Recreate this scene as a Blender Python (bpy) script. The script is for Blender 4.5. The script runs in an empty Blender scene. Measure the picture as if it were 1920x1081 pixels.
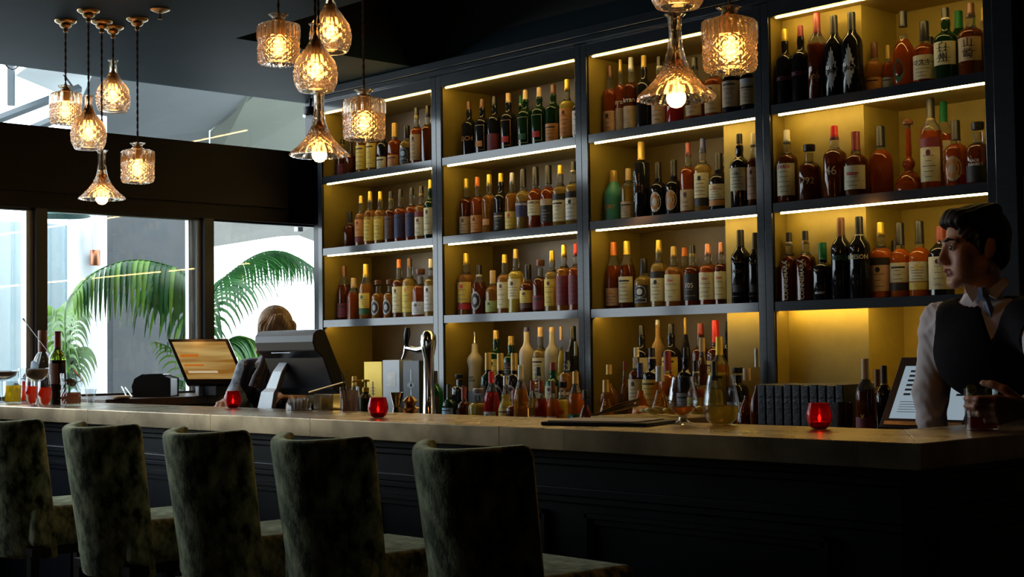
import bpy, math, random
import numpy as np
from mathutils import Vector, Matrix

PI = math.pi
random.seed(7)
SC = bpy.context.scene
COL = SC.collection

# ---------------------------------------------------------------- camera
FPX = 2756.3
YAW, PITCH, ROLL = 0.81274, 0.04266, -0.0134
CAM = Vector((6.6772, -4.8659, 1.316))
FWD = Vector((-math.sin(YAW) * math.cos(PITCH), math.cos(YAW) * math.cos(PITCH), math.sin(PITCH)))
RI0 = Vector((math.cos(YAW), math.sin(YAW), 0))
UP0 = RI0.cross(FWD)
RI = math.cos(ROLL) * RI0 + math.sin(ROLL) * UP0
UPV = -math.sin(ROLL) * RI0 + math.cos(ROLL) * UP0
cd = bpy.data.cameras.new('camera')
cd.sensor_width = 36.0
cd.lens = 36.0 * FPX / 1920.0
cd.clip_end = 200
cam = bpy.data.objects.new('camera', cd)
COL.objects.link(cam)
cam.matrix_world = Matrix(((RI.x, UPV.x, -FWD.x, CAM.x), (RI.y, UPV.y, -FWD.y, CAM.y), (RI.z, UPV.z, -FWD.z, CAM.z), (0, 0, 0, 1)))
SC.camera = cam

# ---------------------------------------------------------------- world, exposure
SC.view_settings.view_transform = 'Standard'
SC.view_settings.look = 'None'
SC.view_settings.gamma = 1.0
SC.view_settings.use_curve_mapping = False
SC.view_settings.exposure = 0.0
wd = bpy.data.worlds.new('world')
SC.world = wd
wd.use_nodes = True
bgn = wd.node_tree.nodes['Background']
bgn.inputs[0].default_value = (0.86, 0.95, 1.0, 1)
bgn.inputs[1].default_value = 6.0
SC.cycles.use_denoising = True
SC.cycles.max_bounces = 10
SC.cycles.transmission_bounces = 8
SC.cycles.transparent_max_bounces = 12
SC.cycles.diffuse_bounces = 3
SC.cycles.glossy_bounces = 4
SC.cycles.sample_clamp_indirect = 4.0
SC.cycles.caustics_refractive = False
SC.cycles.caustics_reflective = False


def portal(name, y0, y1, z0, z1, x):
    l = bpy.data.lights.new(name, 'AREA')
    l.shape = 'RECTANGLE'
    l.size = y1 - y0
    l.size_y = z1 - z0
    l.cycles.is_portal = True
    o = bpy.data.objects.new(name, l)
    COL.objects.link(o)
    o.location = (x, (y0 + y1) / 2, (z0 + z1) / 2)
    o.rotation_euler = (PI / 2, 0, -PI / 2)
    o['kind'] = 'helper'


portal('daylight_portal', -4.45, 0.3, 1.12, 2.79, -0.47)


def ray(x, y):
    return FWD + (x - 960) / FPX * RI - (y - 540.5) / FPX * UPV


def at(x, y, ax, v):
    """the point of plane ax=v (X, Y, Z) or of depth v (D) seen at a place in the photograph"""
    d = ray(x, y)
    if ax == 'D':
        return CAM + d * v
    i = 'XYZ'.index(ax)
    return CAM + d * ((v - CAM[i]) / d[i])


def depth(p):
    return (Vector(p) - CAM).dot(FWD)


# ---------------------------------------------------------------- helpers
def tag(o, label=None, cat=None, group=None, kind=None):
    if label:
        o['label'] = label
    if cat:
        o['category'] = cat
    if group:
        o['group'] = group
    if kind:
        o['kind'] = kind
    return o


def empty(name, loc=(0, 0, 0), rz=0, label=None, cat=None, group=None, kind=None):
    o = bpy.data.objects.new(name, None)
    COL.objects.link(o)
    o.location = loc
    o.rotation_euler = (0, 0, rz)
    o.empty_display_size = 0.05
    return tag(o, label, cat, group, kind)


class MB:
    def __init__(s):
        s.v, s.f, s.m, s.s = [], [], [], []

    def add(s, vs, fs, mi=0, smooth=False):
        b = len(s.v)
        s.v += [tuple(p) for p in vs]
        for k, f in enumerate(fs):
            s.f.append(tuple(b + i for i in f))
            s.m.append(mi[k] if isinstance(mi, (list, tuple)) else mi)
            s.s.append(smooth)
        return s

    def box(s, x0, x1, y0, y1, z0, z1, mi=0, M=None):
        vs = [Vector((x, y, z)) for z in (z0, z1) for y in (y0, y1) for x in (x0, x1)]
        if M is not None:
            vs = [M @ p for p in vs]
        return s.add(vs, [(0, 2, 3, 1), (4, 5, 7, 6), (0, 1, 5, 4), (2, 6, 7, 3), (0, 4, 6, 2), (1, 3, 7, 5)], mi)

    def lathe(s, prof, n=20, c=(0, 0, 0), mi=0, sq=0.0, rad=None, smooth=True, caps=True, M=None):
        """prof: [(r, z)]; mi: int or one per ring gap; sq: squareness; rad(r, z, th) changes the radius"""
        vs, fs, ms = [], [], []
        for (r, z) in prof:
            for k in range(n):
                th = 2 * PI * k / n
                rr = r
                if sq:
                    q = 1 / (abs(math.cos(th)) ** 6 + abs(math.sin(th)) ** 6) ** (1 / 6)
                    rr = r * (1 + sq * (q - 1)) * (1 - sq * 0.1)
                if rad:
                    rr = rad(rr, z, th)
                p = Vector((c[0] + rr * math.cos(th), c[1] + rr * math.sin(th), c[2] + z))
                vs.append(M @ p if M is not None else p)
        for j in range(len(prof) - 1):
            for k in range(n):
                a, b = j * n + k, j * n + (k + 1) % n
                fs.append((a, b, b + n, a + n))
                ms.append(mi[j] if isinstance(mi, (list, tuple)) else mi)
        if caps:
            fs.append(tuple(reversed(range(n))))
            ms.append(mi[0] if isinstance(mi, (list, tuple)) else mi)
            fs.append(tuple((len(prof) - 1) * n + k for k in range(n)))
            ms.append(mi[-1] if isinstance(mi, (list, tuple)) else mi)
        return s.add(vs, fs, ms, smooth)

    def tube(s, pts, r, n=8, mi=0, caps=True, smooth=True):
        pts = [Vector(p) for p in pts]
        rs = r if isinstance(r, (list, tuple)) else [r] * len(pts)
        vs, fs = [], []
        ref = None
        for i, p in enumerate(pts):
            t = (pts[min(i + 1, len(pts) - 1)] - pts[max(i - 1, 0)]).normalized()
            if ref is None:
                ref = Vector((0, 0, 1)) if abs(t.z) < 0.9 else Vector((1, 0, 0))
            a = t.cross(ref)
            if a.length < 1e-5:
                a = t.cross(Vector((0.3, 0.9, 0.1)))
            a.normalize()
            b = t.cross(a)
            ref = -b if False else ref
            for k in range(n):
                th = 2 * PI * k / n
                vs.append(p + rs[i] * (math.cos(th) * a + math.sin(th) * b))
        for i in range(len(pts) - 1):
            for k in range(n):
                q, w = i * n + k, i * n + (k + 1) % n
                fs.append((q, q + n, w + n, w))
        if caps:
            fs.append(tuple(range(n)))
            fs.append(tuple(reversed([(len(pts) - 1) * n + k for k in range(n)])))
        return s.add(vs, fs, mi, smooth)

    def build(s, name, mats, parent=None, loc=None, sharp=40, bevel=0):
        me = bpy.data.meshes.new(name)
        me.from_pydata(s.v, [], s.f)
        if not isinstance(mats, (list, tuple)):
            mats = [mats]
        for m in mats:
            me.materials.append(m)
        me.polygons.foreach_set('material_index', s.m)
        me.polygons.foreach_set('use_smooth', s.s)
        me.validate()
        if any(s.s) and sharp:
            me.set_sharp_from_angle(angle=math.radians(sharp))
        me.update()
        o = bpy.data.objects.new(name, me)
        COL.objects.link(o)
        if parent is not None:
            o.parent = parent
        if loc is not None:
            o.location = loc
        if bevel:
            md = o.modifiers.new('bevel', 'BEVEL')
            md.width = bevel
            md.segments = 2
            md.limit_method = 'ANGLE'
        return o


def boxobj(name, d, mat, parent=None, bevel=0.0, kind=None):
    o = MB().box(*d).build(name, mat, parent, bevel=bevel)
    if kind:
        o['kind'] = kind
    return o


# ---------------------------------------------------------------- materials
MATS = {}


def pm(name, col, rough=0.5, metal=0.0, trans=0.0, ior=1.45, emis=None, es=0.0, sheen=0.0, coat=0.0, spec=0.5, noise=None, bump=None, alpha=1.0, sub=0.0):
    """Principled material; noise=(scale, colour2, low, high[, stretch]) mottles it, bump=(scale, strength)"""
    if name in MATS:
        return MATS[name]
    m = bpy.data.materials.new(name)
    m.use_nodes = True
    nt = m.node_tree
    b = nt.nodes['Principled BSDF']
    b.inputs['Base Color'].default_value = (*col, 1)
    b.inputs['Roughness'].default_value = rough
    b.inputs['Metallic'].default_value = metal
    b.inputs['Transmission Weight'].default_value = trans
    b.inputs['IOR'].default_value = ior
    b.inputs['Specular IOR Level'].default_value = spec
    if coat:
        b.inputs['Coat Weight'].default_value = coat
        b.inputs['Coat Roughness'].default_value = 0.10
    if sheen:
        b.inputs['Sheen Weight'].default_value = sheen
        b.inputs['Sheen Roughness'].default_value = 0.4
        b.inputs['Sheen Tint'].default_value = (0.75, 0.8, 0.55, 1)
    if sub:
        b.inputs['Subsurface Weight'].default_value = sub
        b.inputs['Subsurface Radius'].default_value = (0.02, 0.008, 0.004)
        b.inputs['Subsurface Scale'].default_value = 0.5
    if emis:
        b.inputs['Emission Color'].default_value = (*emis, 1)
        b.inputs['Emission Strength'].default_value = es
    b.inputs['Alpha'].default_value = alpha
    tc = None
    if noise or bump:
        tc = nt.nodes.new('ShaderNodeTexCoord')
    if noise:
        src = tc.outputs['Object']
        if len(noise) > 4:
            mp = nt.nodes.new('ShaderNodeMapping')
            mp.inputs['Scale'].default_value = noise[4]
            nt.links.new(src, mp.inputs['Vector'])
            src = mp.outputs['Vector']
        n = nt.nodes.new('ShaderNodeTexNoise')
        n.inputs['Scale'].default_value = noise[0]
        n.inputs['Detail'].default_value = 6
        n.inputs['Roughness'].default_value = 0.6
        nt.links.new(src, n.inputs['Vector'])
        r = nt.nodes.new('ShaderNodeValToRGB')
        r.color_ramp.elements[0].position = noise[2]
        r.color_ramp.elements[0].color = (*col, 1)
        r.color_ramp.elements[1].position = noise[3]
        r.color_ramp.elements[1].color = (*noise[1], 1)
        nt.links.new(n.outputs['Fac'], r.inputs['Fac'])
        nt.links.new(r.outputs['Color'], b.inputs['Base Color'])
    if bump:
        n2 = nt.nodes.new('ShaderNodeTexNoise')
        n2.inputs['Scale'].default_value = bump[0]
        n2.inputs['Detail'].default_value = 4
        nt.links.new(tc.outputs['Object'], n2.inputs['Vector'])
        bp = nt.nodes.new('ShaderNodeBump')
        bp.inputs['Strength'].default_value = bump[1]
        bp.inputs['Distance'].default_value = 0.01
        nt.links.new(n2.outputs['Fac'], bp.inputs['Height'])
        nt.links.new(bp.outputs['Normal'], b.inputs['Normal'])
    MATS[name] = m
    return m


def glass_mix(name, col, gl=0.12, rough=0.02, diff=0.0, dcol=(1, 1, 1)):
    """thin pane of glass: see-through with a soft reflection"""
    if name in MATS:
        return MATS[name]
    m = bpy.data.materials.new(name)
    m.use_nodes = True
    nt = m.node_tree
    nt.nodes.remove(nt.nodes['Principled BSDF'])
    out = nt.nodes['Material Output']
    t = nt.nodes.new('ShaderNodeBsdfTransparent')
    t.inputs[0].default_value = (*col, 1)
    g = nt.nodes.new('ShaderNodeBsdfGlossy')
    g.inputs['Roughness'].default_value = rough
    lw = nt.nodes.new('ShaderNodeLayerWeight')
    lw.inputs['Blend'].default_value = 0.5
    pw = nt.nodes.new('ShaderNodeMath')
    pw.operation = 'POWER'
    pw.inputs[1].default_value = 4.0
    nt.links.new(lw.outputs['Facing'], pw.inputs[0])
    ml = nt.nodes.new('ShaderNodeMath')
    ml.operation = 'MULTIPLY_ADD'
    ml.inputs[1].default_value = 0.8
    ml.inputs[2].default_value = gl + 0.045
    nt.links.new(pw.outputs[0], ml.inputs[0])
    mx = nt.nodes.new('ShaderNodeMixShader')
    nt.links.new(ml.outputs[0], mx.inputs[0])
    nt.links.new(t.outputs[0], mx.inputs[1])
    nt.links.new(g.outputs[0], mx.inputs[2])
    last = mx
    if diff:
        d = nt.nodes.new('ShaderNodeBsdfTranslucent')
        d.inputs[0].default_value = (*dcol, 1)
        mx2 = nt.nodes.new('ShaderNodeMixShader')
        mx2.inputs[0].default_value = diff
        nt.links.new(mx.outputs[0], mx2.inputs[1])
        nt.links.new(d.outputs[0], mx2.inputs[2])
        last = mx2
    nt.links.new(last.outputs[0], out.inputs[0])
    MATS[name] = m
    return m


PAINT = pm('shelf_paint', (0.008, 0.013, 0.021), 0.5, spec=0.2, coat=1.0, bump=(60, 0.04), noise=(9, (0.02, 0.028, 0.038), 0.3, 0.8, (1, 1, 6)))
BARPAINT = pm('bar_paint', (0.007, 0.009, 0.014), 0.35, spec=0.35, noise=(8, (0.013, 0.016, 0.024), 0.3, 0.8))
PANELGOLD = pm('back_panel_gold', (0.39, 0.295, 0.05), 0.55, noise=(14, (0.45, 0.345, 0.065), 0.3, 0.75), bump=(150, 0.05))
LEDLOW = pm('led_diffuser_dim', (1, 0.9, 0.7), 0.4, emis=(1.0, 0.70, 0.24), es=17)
SOFFIT = pm('shelf_underside_gold', (0.62, 0.47, 0.13), 0.5, noise=(14, (0.68, 0.52, 0.16), 0.3, 0.75))  # lighter copy of the gold: strip light on undersides put into colour
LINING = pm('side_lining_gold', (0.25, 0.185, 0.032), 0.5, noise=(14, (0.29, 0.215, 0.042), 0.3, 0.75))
PANELD = pm('back_panel_shaded', (0.055, 0.036, 0.014), 0.35, noise=(14, (0.075, 0.05, 0.018), 0.3, 0.75))  # dark copy of the gold panel: shade of two bays put into colour
PANELM = pm('back_panel_half_shaded', (0.13, 0.09, 0.022), 0.45, noise=(14, (0.16, 0.11, 0.03), 0.3, 0.75))  # third bay's partial shade put into the panel colour
LEDM = pm('led_diffuser', (1, 0.9, 0.7), 0.4, emis=(1.0, 0.69, 0.23), es=31)
CEILM = pm('ceiling_paint', (0.020, 0.038, 0.048), 0.6, spec=0.06, noise=(3, (0.025, 0.046, 0.057), 0.3, 0.7))
DARKM = pm('recess_black', (0.006, 0.006, 0.007), 0.6)
BEAMM = pm('beam_wood', (0.007, 0.0035, 0.004), 0.5, spec=0.25, noise=(10, (0.011, 0.005, 0.005), 0.3, 0.7, (1, 0.1, 4)))
FRAMEM = pm('window_frame_dark', (0.012, 0.014, 0.022), 0.35)
ALUM = pm('sash_aluminium', (0.5, 0.55, 0.6), 0.35, metal=0.3)
FLOORM = pm('floor_wood', (0.05, 0.03, 0.018), 0.4, noise=(6, (0.09, 0.055, 0.03), 0.3, 0.7, (0.3, 5, 1)))
WALLM = pm('wall_plaster', (0.36, 0.25, 0.16), 0.8, noise=(5, (0.42, 0.3, 0.2), 0.3, 0.7))
ROOMM = pm('room_dark', (0.03, 0.026, 0.024), 0.8, noise=(3, (0.06, 0.05, 0.045), 0.3, 0.7))
PANE = glass_mix('window_glass', (0.97, 0.99, 1.0), gl=0.0)
BLACKP = pm('black_plastic', (0.012, 0.013, 0.017), 0.38, noise=(60, (0.016, 0.017, 0.021), 0.3, 0.7))
BLACKG = pm('black_gloss', (0.008, 0.009, 0.012), 0.18)
CHROME = pm('chrome', (0.8, 0.78, 0.75), 0.12, metal=1.0)
BRASS = pm('antique_brass', (0.42, 0.26, 0.1), 0.3, metal=1.0, noise=(25, (0.6, 0.4, 0.18), 0.3, 0.7))
WHITEP = pm('white_plastic', (0.75, 0.77, 0.8), 0.4, noise=(20, (0.8, 0.82, 0.84), 0.3, 0.7))

# ---------------------------------------------------------------- room shell
XW = -0.3157
CZ = 2.7927
RXL, RXR, RYF, RYB = XW, 9.2, -8.0, 0.42
boxobj('floor', (XW - 0.1, RXR, RYF, RYB + 0.1, -0.1, 0.0), FLOORM, kind='structure')
mb = MB()
mb.box(XW - 0.1, RXR, RYF, -1.11, CZ, CZ + 0.12)
mb.box(XW - 0.1, 0.855, -1.11, 0.08, CZ, CZ + 0.12)
mb.box(XW - 0.1, RXR, 0.08, RYB + 0.1, CZ, CZ + 0.12)
mb.box(7.6, RXR, -1.11, 0.08, CZ, CZ + 0.12)
mb.build('ceiling', CEILM)['kind'] = 'structure'
mb = MB()
mb.box(0.80, 0.855, -1.11, 0.08, CZ + 0.12, CZ + 0.5)
mb.box(7.6, 7.66, -1.11, 0.08, CZ + 0.12, CZ + 0.5)
mb.box(0.80, 7.66, -1.17, -1.11, CZ + 0.12, CZ + 0.5)
mb.box(0.80, 7.66, 0.08, 0.14, CZ + 0.12, CZ + 0.5)
mb.box(0.80, 7.66, -1.17, 0.14, CZ + 0.5, CZ + 0.55)
mb.build('ceiling_recess', DARKM)['kind'] = 'structure'
boxobj('wall_back', (XW - 0.1, 9.3, RYB, RYB + 0.1, 0, CZ), ROOMM, kind='structure')
boxobj('wall_back_right', (4.15, 9.2, 0.06, RYB, 0, CZ), WALLM, kind='structure')
boxobj('wall_right', (RXR, RXR + 0.1, RYF, RYB + 0.1, 0, CZ), ROOMM, kind='structure')
boxobj('wall_front', (XW - 0.1, RXR + 0.1, RYF - 0.1, RYF, 0, CZ), ROOMM, kind='structure')
# window wall on the left
boxobj('wall_left', (XW - 0.1, XW, RYF, -4.45, 1.10, CZ), ROOMM, kind='structure')
boxobj('wall_left_lower', (XW - 0.1, XW, RYF, RYB, 0, 1.10), ROOMM, kind='structure')
mb = MB()
mb.box(XW - 0.1, XW, -4.449, RYB, 2.068, 2.4837)
mb.box(XW, XW + 0.018, -4.449, -0.02, 2.15, 2.40)
mb.build('trim_1', BEAMM)['kind'] = 'structure'
MULL = [-1.503 + 0.972 * k for k in range(-3, 3)]
for i, y in enumerate(MULL):
    o = boxobj('trim_%d' % (i + 2), (XW - 0.1, XW, y - 0.03, min(y + 0.03, RYB), 1.10, 2.068), FRAMEM, kind='structure')
for i in range(len(MULL) - 1):
    y0, y1 = MULL[i] + 0.03, MULL[i + 1] - 0.03
    w = empty('window_%d' % (i + 1), (0, 0, 0), kind='structure')
    mb = MB()
    mb.box(XW - 0.07, XW - 0.03, y0, y1, 1.10, 1.125)
    mb.box(XW - 0.07, XW - 0.03, y0, y1, 2.056, 2.068)
    mb.box(XW - 0.07, XW - 0.03, y0, y0 + 0.006, 1.12, 2.06)
    mb.build('window_frame', FRAMEM, w)
    mb = MB()
    if y1 < -1:
        mb.box(XW - 0.095, XW - 0.035, y1 - 0.036, y1, 1.12, 2.06)
    else:
        mb.box(XW - 0.095, XW - 0.035, y1 - 0.028, y1, 1.12, 2.06)
        mb.box(XW - 0.095, XW - 0.06, y1 - 0.045, y1 - 0.033, 1.12, 2.06)
        mb.box(XW - 0.095, XW - 0.06, y1 - 0.064, y1 - 0.052, 1.12, 2.06)
    mb.build('sash', ALUM, w)
    MB().box(XW - 0.052, XW - 0.046, y0, y1, 1.12, 2.06).build('window_glass', PANE, w)
w = empty('window_%d' % len(MULL), (0, 0, 0), kind='structure')
MB().box(XW - 0.052, XW - 0.046, -4.45, RYB, 2.4837, CZ).build('window_glass', PANE, w)
mb = MB()
for k in range(9):
    y = -1.5 - 2.2 * (k - 1) if k else 0.2
    if -4.4 < y < RYB and (k == 0 or k > 2):
        mb.box(XW - 0.09, XW - 0.01, y - 0.02, y + 0.02, 2.4837, CZ)
mb.build('window_frame', FRAMEM, w)
# dark joinery between the last window and the shelving
boxobj('trim_20', (XW, -0.0785, 0.17, RYB, 0, CZ), FRAMEM, kind='structure')

# ---------------------------------------------------------------- back bar shelving
MOD, SW, INW = 1.0268, 0.0384, 0.95
ZT, Z1, Z2, Z3, Z4 = 2.6645, 2.2636, 1.8634, 1.5022, 1.4635
FT = 0.039                       # shelf board thickness
ROWZ = {1: Z1 + FT, 2: Z2 + FT, 3: Z3}
ORD = ['first', 'second', 'third', 'fourth']
BAYNAME = ['leftmost bay', 'second bay', 'third bay', 'rightmost bay']
DEEP = 0.345
PIERX0, PIERX1, PIERY = 2.768, 3.463, 0.092
NOTE = ['beside the window, with the beer tap below', 'second from the window, gin and vodka bottles below',
        'third from the window, straw-wrapped bottle below', 'behind the bartender, dark menus below']
for i in range(4):
    x0 = i * MOD
    u = empty('shelving_unit', (x0 + INW / 2, 0, 0), label='tall navy shelving unit ' + NOTE[i], cat='shelving', group='tall lit shelving units of the back bar')

    def bx(name, d, mat, par=None, bevel=0.0, u=u):
        dd = (d[0] - x0 - INW / 2, d[1] - x0 - INW / 2) + tuple(d[2:])
        return boxobj(name, dd, mat, par or u, bevel)
    for s in (0, 1):
        xa = x0 - SW if s == 0 else x0 + INW
        o = bx('side_panel', (xa + 0.0006, xa + SW - 0.0006, 0, DEEP, 0.0, ZT + 0.06), PAINT, bevel=0.0015)
        xi = x0 + 0.001 if s == 0 else x0 + INW - 0.003
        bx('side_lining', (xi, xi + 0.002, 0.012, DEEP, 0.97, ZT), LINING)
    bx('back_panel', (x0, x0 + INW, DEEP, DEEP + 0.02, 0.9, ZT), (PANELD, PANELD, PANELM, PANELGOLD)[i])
    if i == 2:
        bx('pier_panel', (PIERX0, x0 + INW - 0.004, PIERY, DEEP - 0.001, 0.975, ZT - 0.002), PANELGOLD)
    if i == 3:
        bx('pier_panel', (x0 + 0.004, PIERX1, PIERY, DEEP - 0.001, 0.975, ZT - 0.002), PANELGOLD)
    bx('top_board', (x0, x0 + INW, 0.0, DEEP, ZT, ZT + 0.06), PAINT)
    ydeep = {2: (PIERX0 - 0.001, x0 + INW), 3: (x0, PIERX1 + 0.001)}.get(i)
    for k, (zb, tt) in enumerate(((Z1, FT), (Z2, FT), (Z4, Z3 - Z4))):
        mb = MB()
        rc = .016 if k == 2 else .004
        a, b = x0 + 0.0035 - x0 - INW / 2, x0 + INW - 0.0035 - x0 - INW / 2
        mb.box(a, b, 0.003, 0.03, zb, zb + tt)
        mb.box(a, b, 0.03, PIERY - 0.001, zb + rc, zb + tt)
        if i == 2:
            mb.box(a, PIERX0 - 0.002 - x0 - INW / 2, PIERY - 0.001, DEEP - 0.002, zb + rc, zb + tt)
        elif i == 3:
            mb.box(PIERX1 + 0.002 - x0 - INW / 2, b, PIERY - 0.001, DEEP - 0.002, zb + rc, zb + tt)
        else:
            mb.box(a, b, PIERY - 0.001, DEEP - 0.002, zb + rc, zb + tt)
        sh = mb.build('shelf', PAINT, u, bevel=0.0)
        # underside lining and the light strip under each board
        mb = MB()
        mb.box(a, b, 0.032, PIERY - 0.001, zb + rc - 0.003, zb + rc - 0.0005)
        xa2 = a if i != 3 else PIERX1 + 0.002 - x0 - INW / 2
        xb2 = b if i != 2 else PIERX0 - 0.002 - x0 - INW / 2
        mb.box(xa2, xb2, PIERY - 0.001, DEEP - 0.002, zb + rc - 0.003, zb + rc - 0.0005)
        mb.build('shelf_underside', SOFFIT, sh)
        if k < 2:
            st = MB().box(a + 0.03, b - 0.004, 0.012, 0.020, zb - 0.0062, zb - 0.0005).build('led_strip', LEDM, sh)
        else:
            st = MB().box(a + 0.012, b - 0.012, 0.034, 0.042, zb + 0.004, zb + 0.012).build('led_strip', LEDLOW if i < 3 else LEDM, sh)
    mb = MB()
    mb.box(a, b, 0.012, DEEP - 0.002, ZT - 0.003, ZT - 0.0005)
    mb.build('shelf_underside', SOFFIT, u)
    MB().box(a + 0.03, b - 0.004, 0.004, 0.012, ZT - 0.0092, ZT - 0.0035).build('led_strip', LEDM, u)
    # base cupboard with doors
    bx('base_cabinet', (x0, x0 + INW, 0.0, DEEP, 0.08, 0.9), PAINT)
    for s in (0, 1):
        d = bx('door', (x0 + 0.01 + s * INW / 2, x0 + INW / 2 - 0.01 + s * INW / 2, -0.02, 0.0, 0.12, 0.88), PAINT, bevel=0.003)
# wide closing upright beside the last unit, cornice, counter
o = boxobj('end_upright', (3 * MOD + INW + SW + 0.001, 4.149, -0.01, 0.34, 0, CZ - 0.06), PAINT, bevel=0.002)
tag(o, 'wide dark upright closing the shelving beside the bartender and the plaster wall', 'upright')
mb = MB()
mb.box(-SW, 4.149, -0.03, 0.32, ZT + 0.061, ZT + 0.085)
mb.box(-SW, 4.149, -0.045, 0.32, ZT + 0.085, CZ - 0.002)
o = mb.build('cornice', PAINT, bevel=0.003)
tag(o, 'long navy cornice running above the lit shelves up to the ceiling', 'cornice')
CNT = 0.95
mb = MB()
for i in range(4):
    mb.box(i * MOD + 0.004, i * MOD + INW - 0.004, -0.001, DEEP - 0.002 if i < 2 else PIERY - 0.002, CNT - 0.03, CNT)
mb.box(-0.03, 4.0, -0.42, -0.001, CNT - 0.03, CNT)
o = mb.build('back_counter', pm('counter_dark_stone', (0.02, 0.02, 0.022), 0.25, noise=(30, (0.035, 0.034, 0.034), 0.3, 0.8)))
tag(o, 'dark counter below the shelving, crowded with spirit bottles', 'counter')
o = boxobj('counter_cupboard', (-0.03, 4.0, -0.40, -0.022, 0.0, CNT - 0.031), BARPAINT)
tag(o, 'dark cupboard carrying the counter below the shelving', 'cupboard')
MIDZ, BACKZ = 1.03, 1.115
for i in (1, 2):
    mb = MB()
    xb = i * MOD + (INW - 0.01 if i == 1 else PIERX0 - 0.012 - i * MOD)
    mb.box(i * MOD + 0.008, xb, 0.08 if i == 1 else 0.08, DEEP - 0.006, CNT + 0.001, BACKZ)
    mb.box(i * MOD + 0.008, i * MOD + INW - 0.01, -0.08, 0.0785, CNT + 0.001, MIDZ)
    o = mb.build('bottle_step', BLACKP)
    tag(o, 'black stepped riser under the spirit bottles of the ' + ('second bay' if i == 1 else 'third bay'), 'bottle riser')

# ---------------------------------------------------------------- bottles
GLS = {}


def bglass(code):
    if code in GLS:
        return GLS[code]
    T = {'a': ((0.78, 0.32, 0.05), 0.75), 'd': ((0.20, 0.045, 0.012), 0.6), 'r': ((0.62, 0.12, 0.02), 0.72), 'p': ((0.92, 0.62, 0.16), 0.8),
         'g': ((0.012, 0.05, 0.02), 0.4), 'k': ((0.012, 0.012, 0.014), 0.0), 'c': ((0.95, 0.97, 0.97), 0.97), 'f': ((0.75, 0.72, 0.55), 0.45),
         't': ((0.05, 0.27, 0.2), 0.0), 'y': ((0.95, 0.72, 0.12), 0.6), 'o': ((0.9, 0.2, 0.02), 0.6), 'R': ((0.55, 0.02, 0.02), 0.4),
         's': ((0.55, 0.36, 0.12), 0.0), 'G': ((0.02, 0.2, 0.05), 0.6), 'w': ((0.62, 0.55, 0.4), 0.2)}
    col, tr = T[code]
    rough = 0.035
    if code in 'fw':
        rough = 0.45
    if code == 't':
        rough = 0.4
    if code == 's':
        m = pm('straw_wrap', col, 0.8, noise=(40, (0.35, 0.2, 0.06), 0.3, 0.7, (3, 3, 0.3)), bump=(90, 0.6))
    else:
        m = pm('bottle_glass_' + code, col, rough, trans=tr, ior=1.4, spec=0.7, noise=(7, tuple(min(1, c * 1.12) for c in col), 0.35, 0.65))
    GLS[code] = m
    return m


CLR = pm('bottle_clear_glass', (0.93, 0.95, 0.93), 0.05, trans=0.95, ior=1.3, spec=0.6)
CAPC = {'y': (0.72, 0.5, 0.06), 'k': (0.012, 0.012, 0.015), 'b': (0.12, 0.045, 0.02), 'w': (0.75, 0.68, 0.5), 'r': (0.6, 0.015, 0.02), 'n': (0.02, 0.03, 0.16),
        'g': (0.01, 0.15, 0.05), 'o': (0.75, 0.2, 0.03), 'm': (0.22, 0.03, 0.03), 's': (0.4, 0.4, 0.4), 'q': (0.55, 0.38, 0.2), 'G': (0.45, 0.3, 0.08),
        'p': (0.7, 0.3, 0.18)}
LABC = {'c': (0.72, 0.62, 0.4), 'y': (0.75, 0.52, 0.1), 'w': (0.75, 0.73, 0.66), 'k': (0.02, 0.02, 0.022), 'o': (0.6, 0.27, 0.08), 'm': (0.18, 0.03, 0.05),
        't': (0.5, 0.38, 0.24), 'n': (0.03, 0.035, 0.12), 'g': (0.35, 0.42, 0.14), 's': (0.45, 0.46, 0.48), 'b': (0.1, 0.05, 0.03), 'R': (0.5, 0.03, 0.03), 'u': (0.35, 0.5, 0.65),
        'G': (0.02, 0.1, 0.045)}
CAPN = {'y': 'yellow', 'k': 'black', 'b': 'brown', 'w': 'cream', 'r': 'red', 'n': 'navy', 'g': 'green', 'o': 'orange', 'm': 'maroon', 's': 'silver', 'q': 'cork', 'G': 'gold', 'p': 'copper'}
LABN = {'c': 'cream', 'y': 'yellow', 'w': 'white', 'k': 'black', 'o': 'orange', 'm': 'maroon', 't': 'tan', 'n': 'navy', 'g': 'pale green', 's': 'silver', 'b': 'brown', 'R': 'red', 'u': 'pale blue', 'G': 'green'}
BODN = {'a': 'amber', 'd': 'dark brown', 'r': 'red-amber', 'p': 'pale gold', 'g': 'dark green', 'k': 'black', 'c': 'clear', 'f': 'frosted', 't': 'teal', 'y': 'yellow', 'o': 'orange', 'R': 'red', 's': 'straw-wrapped', 'G': 'bright green', 'w': 'milky'}


def capm(c):
    return pm('cap_' + c, CAPC[c], 0.38, metal=0.35 if c in 'yGsp' else 0.0, noise=(50, tuple(v * 1.15 for v in CAPC[c]), 0.3, 0.7))


def labm(c):
    return pm('label_' + c, tuple(min(.9, v * 1.38) for v in LABC[c]), 0.55, noise=(35, tuple(min(1, v * 0.88) for v in LABC[c]), 0.3, 0.75))


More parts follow.
